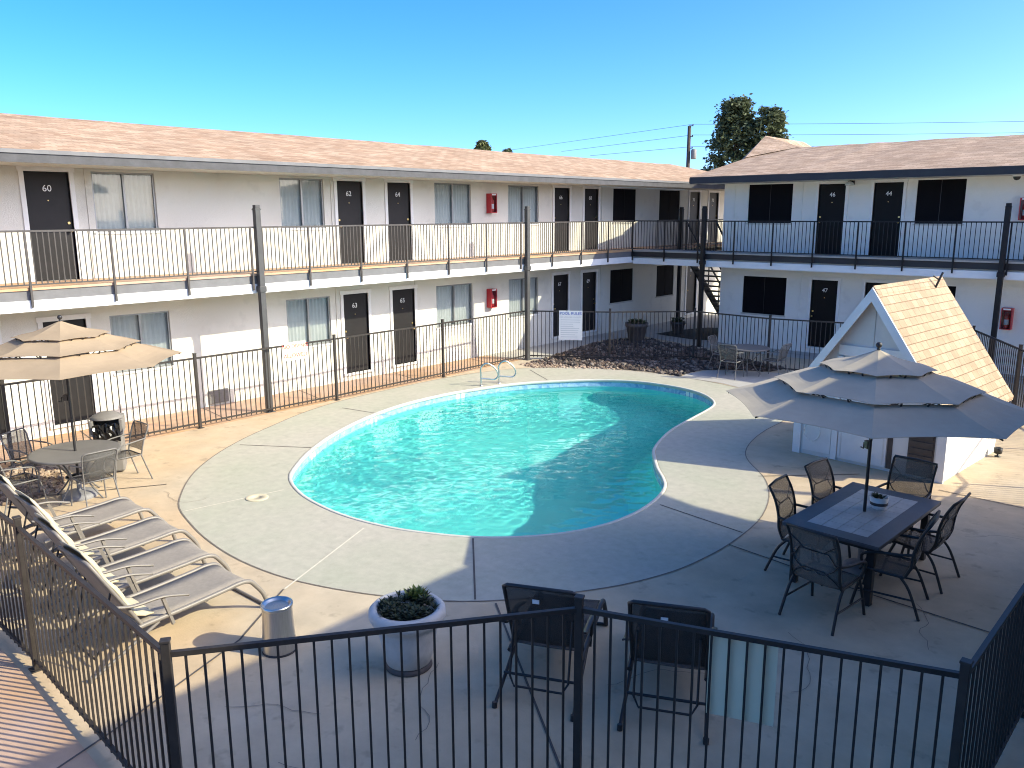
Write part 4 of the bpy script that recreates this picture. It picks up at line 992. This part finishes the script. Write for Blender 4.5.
# ------------------------------------------------------------------ shed
sh = thing('pool_shed', 'small white A-frame pool shed with a steep tan shingle roof', 'shed', (-4.52,13.9,0), radians(-4.5))
hw, dp, az_ = 1.25, 2.55, 3.04; sl_ = 1.45
def zr_(x): return az_ - sl_*abs(x)
m = MB(); we = zr_(hw)-.05
m.prism([(-hw,0),(hw,0),(hw,we),(0,az_-.1),(-hw,we)], 'y', 0, .06); m.prism([(-hw,0),(hw,0),(hw,we),(0,az_-.1),(-hw,we)], 'y', dp-.06, dp)
m.box(-hw,-hw+.06,.06,dp-.06,0,we); m.box(hw-.06,hw,.06,dp-.06,0,we); m.build('wall', M['shedwood2'], sh, world=False)
for s in (-1,1):
    m = MB(); t_ = .07; ex = 1.40; n_ = 10
    for a, b_ in ((0, ex),):
        m.prism([(0,az_),(s*ex,zr_(ex)),(s*ex-s*.01,zr_(ex)-t_),(0,az_-t_*1.7)] if s > 0 else [(0,az_-t_*1.7),(s*ex-s*.01,zr_(ex)-t_),(s*ex,zr_(ex)),(0,az_)], 'y', -.2, dp+.2)
    m.build('roof_slope', M['shedroof'], sh, world=False)
    m = MB(); m.prism([(0,az_-.005),(s*1.40,zr_(1.40)-.005),(s*1.32,zr_(1.40)-.1),(0,az_-.23)] if s > 0 else [(0,az_-.23),(s*1.32,zr_(1.40)-.1),(s*1.40,zr_(1.40)-.005),(0,az_-.005)], 'y', -.235, -.202); m.build('rake_trim', M['trim'], sh, world=False)
m = MB()
for k in range(15): m.prism([(-.09,az_-.115),(0,az_+.022),(.09,az_-.115),(0,az_-.0)], 'y', -.2+k*.196+.003, -.2+(k+1)*.196)
m.build('ridge_cap', M['shedroof'], sh, world=False)
m = MB(); m.box(-.56,.52,-.035,-.002,1.86,2.03); m.build('gable_board', M['trim'], sh, world=False)
m = MB(); m.box(-hw-.03,-hw+.11,-.04,-.002,0,we-.05); m.build('corner_board', M['trim'], sh, world=False)
m = MB(); m.box(hw-.11,hw+.03,-.04,-.002,0,we-.05); m.build('corner_board', M['trim'], sh, world=False)
m = MB(); m.box(-.57,-.47,-.05,-.002,.02,1.84); m.build('door_jamb', M['trim'], sh, world=False)
m = MB(); m.box(-.46,.36,-.03,-.002,.06,1.8); dr = m.build('door', M['shedwood'], sh, world=False)
m = MB(); m.box(-.42,-.40,-.037,-.031,.1,1.76); m.box(.30,.32,-.037,-.031,.1,1.76); m.box(-.40,.30,-.037,-.031,1.74,1.76); m.box(-.40,.30,-.037,-.031,.9,.93); m.build('door_batten', M['shedwood2'], dr, world=False)
m = MB(); m.box(.37,.45,-.012,-.002,.05,1.8); m.build('door_gap', M['brown'], sh, world=False)
m = MB(); m.box(.70,1.1,-.02,-.002,.04,1.0)
for k in range(8): m.box(.72,1.08,-.034,-.02,.08+k*.115,.15+k*.115)
m.build('louvre', M['brown'], sh, world=False)
m = MB(); m.box(-1.1,-.6,-.012,-.002,.08,1.3); m.build('side_panel', M['shedwood'], sh, world=False)
m = MB(); m.box(-.006,.006,-.012,-.001,2.04,2.7); m.build('board_seam', M['soffit'], sh, world=False)
m = MB(); m.tube([(.1,dp-.35,az_-.15),(.16,dp-.35,az_+.02),(.19,dp-.32,az_+.12)], .02, 8); m.tube([(.16,dp-.35,az_-.02),(.07,dp-.42,az_+.06)], .014, 8); m.build('roof_vent', M['bronze'], sh, world=False)
rp = MB(); rp.tube([(-5.42+.14*cos(2*pi*k/18), 13.855+.006*sin(k*3), .46+.17*sin(2*pi*k/18)) for k in range(18)], .012, 7, True)
tag(rp.build('rope_coil', M['rope']), 'white rope loop hanging on the shed front', 'rope')

# ------------------------------------------------------------------ small things
b = (-6.70,3.97)
ac = thing('ash_can', 'brushed steel ash can beside the nearest lounger', 'ash can', (b[0],b[1],0))
m = MB(); m.lathe([(.165,.012),(.168,.03),(.155,.2),(.146,.42),(.146,.47)], (b[0],b[1],0), 28); m.build('can_body', M['steel'], ac)
m = MB(); m.lathe([(.148,.455),(.155,.465),(.155,.495),(.145,.50),(.125,.49),(.10,.455),(.05,.445),(.0,.445)], (b[0],b[1],0), 28); m.build('ash_tray', M['chrome'], ac)
m = MB(); m.lathe([(.172,0),(.172,.018),(.165,.02)], (b[0],b[1],0), 28); m.build('base_ring', M['black'], ac)
pl = thing('planter', 'round pale concrete planter full of succulents in the foreground', 'planter', (-5.52,4.63,0))
m = MB(); m.lathe([(.19,.05),(.21,.06),(.25,.22),(.285,.4),(.30,.47),(.34,.485),(.365,.53),(.36,.585),(.33,.615),(.29,.61),(.275,.57),(.27,.53)], (-5.52,4.63,0), 40); m.build('pot', M['concpot'], pl)
m = MB(); m.lathe([(.215,0),(.225,.01),(.21,.035),(.20,.048)], (-5.52,4.63,0), 32); m.build('saucer', M['terra'], pl)
m = MB(); m.lathe([(.275,.52),(.15,.55),(0,.56)], (-5.52,4.63,0), 24); m.build('soil', M['soil'], pl)
m = MB(); rd = random.Random(11)
for k in range(110):
    a, r = rd.uniform(0,6.28), .26*sqrt(rd.random()); rosette(m, (-5.52+r*cos(a), 4.63+r*sin(a), .55+rd.uniform(0,.09)), rd.uniform(.06,.10), 10, rd, 1.1)
m.build('succulents', M['succ'], pl)
m = MB()
for k in range(9): rosette(m, (-5.60+rd.uniform(-.05,.05), 4.80+rd.uniform(-.05,.05), .6), .15, 9, rd, 1.4)
m.build('grass_tuft', M['grassy'], pl)
def pot_plant(label, x, y, r, h, seed):
    t = thing('potted_plant', label, 'plant', (x,y,0)); m = MB(); m.lathe([(r*.7,0),(r*.95,h*.75),(r*1.08,h*.8),(r*1.08,h),(r*.95,h),(r*.92,h*.9),(0,h*.9)], (x,y,.004), 26); m.build('pot', M['terra'], t)
    m = MB(); rd = random.Random(seed)
    for k in range(24): a, q = rd.uniform(0,6.28), r*.8*sqrt(rd.random()); rosette(m, (x+q*cos(a), y+q*sin(a), h*.92+rd.uniform(0,.12)), .16, 9, rd, 1.2)
    m.build('leaves', M['leafdark'], t)
pot_plant('large dark pot with a low plant standing beyond the river rocks', -15.2, 23.1, .36, .62, 3)
pot_plant('smaller dark pot with a low plant by the passage', -15.1, 25.6, .25, .42, 4)
tb = thing('trash_bin', 'grey trash bin lined with a black bag by the left fence', 'bin', (-13.95,5.35,0), 1.1)
m = MB(); m.prism([(-.22,-.22),(.22,-.22),(.22,.22),(-.22,.22)], 'z', .02, .68); m.build('bin_body', M['binplastic'], tb, world=False, bevel=.03)
m = MB(); m.box(-.25,.25,-.25,.25,.66,.70); m.box(-.25,-.19,-.25,.25,.70,.92); m.box(.19,.25,-.25,.25,.70,.92); m.box(-.19,.19,.19,.25,.70,.92); m.build('hood', M['binplastic'], tb, world=False, bevel=.015)
m = MB(); m.patch([[(.27*cos(a)*f, .27*sin(a)*f, .92+.10*(1-f*f)) for a in [2*pi*k/24 for k in range(25)]] for f in (1.0,.8,.5,.2,.02)]); m.build('lid', M['binplastic'], tb, world=False, solid=.01)
m = MB(); rd = random.Random(5); m.patch([[(u*.20, -.255-.045*rd.random()*(k < 5), .88-.05*k-.03*abs(sin(u*5+k))) for u in [-1+2*j/14 for j in range(15)]] for k in range(7)], smooth=False); m.build('bag', M['bag'], tb, world=False, solid=.004)
gr = [((-14.03,14.39),'steel pool grab rail on the left, nearer the loungers'),((-13.91,14.92),'steel pool grab rail on the right, nearer the rules sign')]
for (x, y), lab in gr:
    t = thing('grab_rail', lab, 'grab rail', (x,y,0), 0, 'steel grab rails at the pool edge'); d = Vector((.5,.72,0)).normalized(); p = Vector((x,y,0)); Z = Vector((0,0,1))
    m = MB(); m.tube(spline([p, p+Z*.3, p+Z*.46, p+d*.1+Z*.56, p+d*.22+Z*.55, p+d*.38+Z*.42, p+d*.44+Z*.26, p+d*.36+Z*.155, p+d*.2+Z*.17, p+Z*.19], 4, False), .019, 8); m.build('rail', M['chrome'], t)
    m = MB(); m.lathe([(.05,.004),(.05,.016),(.022,.03)], (x,y,0), 14); m.build('floor_flange', M['chrome'], t)
m = MB(); m.lathe([(.17,.0045),(.17,.012),(.16,.016),(.06,.017),(.058,.012),(.0,.012)], (-10.84,6.21,0), 28)
tag(m.build('skimmer_lid', M['cushion']), 'round cream skimmer lid set in the grey pool deck', 'lid')
gl_ = thing('ground_light', 'small dark garden spotlight on the ground beside the shed', 'lamp', (-2.95,16.0,0))
m = MB(); m.lathe([(.05,0),(.05,.02),(.015,.03),(.015,.06)], (-2.95,16.0,0), 12); m.build('stem', M['black'], gl_)
m = MB(); m.lathe([(.05,.06),(.065,.07),(.07,.16),(.06,.165),(0,.15)], (-2.95,16.0,0), 14); m.build('lamp_head', M['black'], gl_)
# ------------------------------------------------------------------ beyond the roofs
def tree(label, x, y, h, crown0, rad, n, seed, leaf, lsz, group=None):
    rd = random.Random(seed); t = thing('tree', label, 'tree', (x,y,0), 0, group); m = MB()
    m.tube([(x,y,0),(x+.1,y,h*.3),(x,y+.1,h*.6),(x,y,h*.92)], [h*.03,h*.024,h*.014,h*.004], 9)
    limbs = []
    for k in range(26):
        z = crown0*.9 + (h*.93-crown0*.9)*(k/26); a = k*2.4; f = (z-crown0)/(h-crown0); r = rad(max(0.,min(1.,f)))*.75
        e = Vector((x+r*cos(a), y+r*sin(a), z+r*.35)); m.tube([(x,y,z-.1),((x+e.x)/2,(y+e.y)/2,z+r*.1),e], [h*.008,h*.005,h*.002], 5)
    m.build('trunk', M['bark'], t)
    cl = []
    for k in range(int(n/55)):
        f = rd.random()**.8; a = rd.uniform(0,6.28); r = rad(f)*(.35+.65*sqrt(rd.random())); cl.append(Vector((x+r*cos(a), y+r*sin(a), crown0+(h-crown0)*f)))
    m = MB()
    for c in cl:
        cs = rd.uniform(.28,.55)*rad(.4)*.42
        for k in range(55):
            d = Vector((rd.gauss(0,1),rd.gauss(0,1),rd.gauss(0,.8))); p = c + d*cs*.62; s = lsz*rd.uniform(.6,1.3)
            u = Vector((rd.gauss(0,1),rd.gauss(0,1),rd.gauss(0,.6))).normalized(); v = u.cross(Vector((rd.gauss(0,1),rd.gauss(0,1),rd.gauss(0,1)))).normalized()
            m.add([p-u*s, p+v*s*.45, p+u*s, p-v*s*.45], [(0,1,2,3)])
    m.build('crown', leaf, t)
TG = 'trees beyond the roofs'
tree('tall dark broadleaf tree rising behind the roof peak', -28.4, 55, 11.75, 3.2, lambda f: (.6+2.05*min(1,f*2.2))*(1-.76*max(0,f-.3)/.7), 15000, 5, M['leafdark'], .16, TG)
tree('smaller dark tree to the right of the tall one behind the roof peak', -26.2, 55.5, 11.2, 3.2, lambda f: (.5+1.15*min(1,f*2.5))*(1-.6*max(0,f-.5)/.5), 8000, 6, M['leafdark'], .16, TG)
tree('rounded olive treetop just showing over the left roof', -45, 46.6, 9.55, 6.5, lambda f: .65*sqrt(max(.02,1-(2*f-1)**2))+.1, 5000, 7, M['leafolive'], .15, TG)
tree('tiny dark treetop just showing over the left roof, right of the olive one', -45, 49.5, 9.05, 6.5, lambda f: .5*sqrt(max(.02,1-(2*f-1)**2))+.1, 4000, 8, M['leafdark'], .14, TG)
up_ = thing('utility_pole', 'dark wooden utility pole with a grey transformer behind the roofs', 'pole', (-45,77.1,0))
m = MB(); m.lathe([(.24,0),(.17,12.9),(0,12.92)], (-45,77.1,0), 12); m.build('pole', M['polewood'], up_)
m = MB(); m.lathe([(0,9.6),(.26,9.62),(.28,9.7),(.28,10.5),(.2,10.6),(0,10.62)], (-44.5,77.3,0), 14); m.build('transformer', M['binplastic'], up_)
for z in (12.95, 11.9, 10.75):
    m = MB(); m.bar((-45,77.0,z-.05),(-44.6,77.2,z-.05), .08); m.lathe([(.05,0),(.07,.05),(.04,.12)], (-44.65,77.2,z-.02), 8); m.build('insulator', M['polewood'], up_)
def wire(label, a, b_, sag):
    a = Vector(a); b_ = Vector(b_); m = MB(); m.tube([a.lerp(b_, k/20)-Vector((0,0,sag*4*(k/20)*(1-k/20))) for k in range(21)], .018, 5)
    tag(m.build('power_line', M['wire']), label, 'cable', 'power lines on the utility pole')
for z, nm, lx, ly in ((13.05,'upper',-80.6,89.2),(12.0,'middle',-68,85),(10.85,'lower',-59.7,80)):
    wire('%s power line running left from the utility pole' % nm, (-44.65,77.2,z), (lx,ly,z-.05), .0)
    wire('%s power line running right from the utility pole above the roof' % nm, (-44.65,77.2,z), (10,114.5,z), .3)
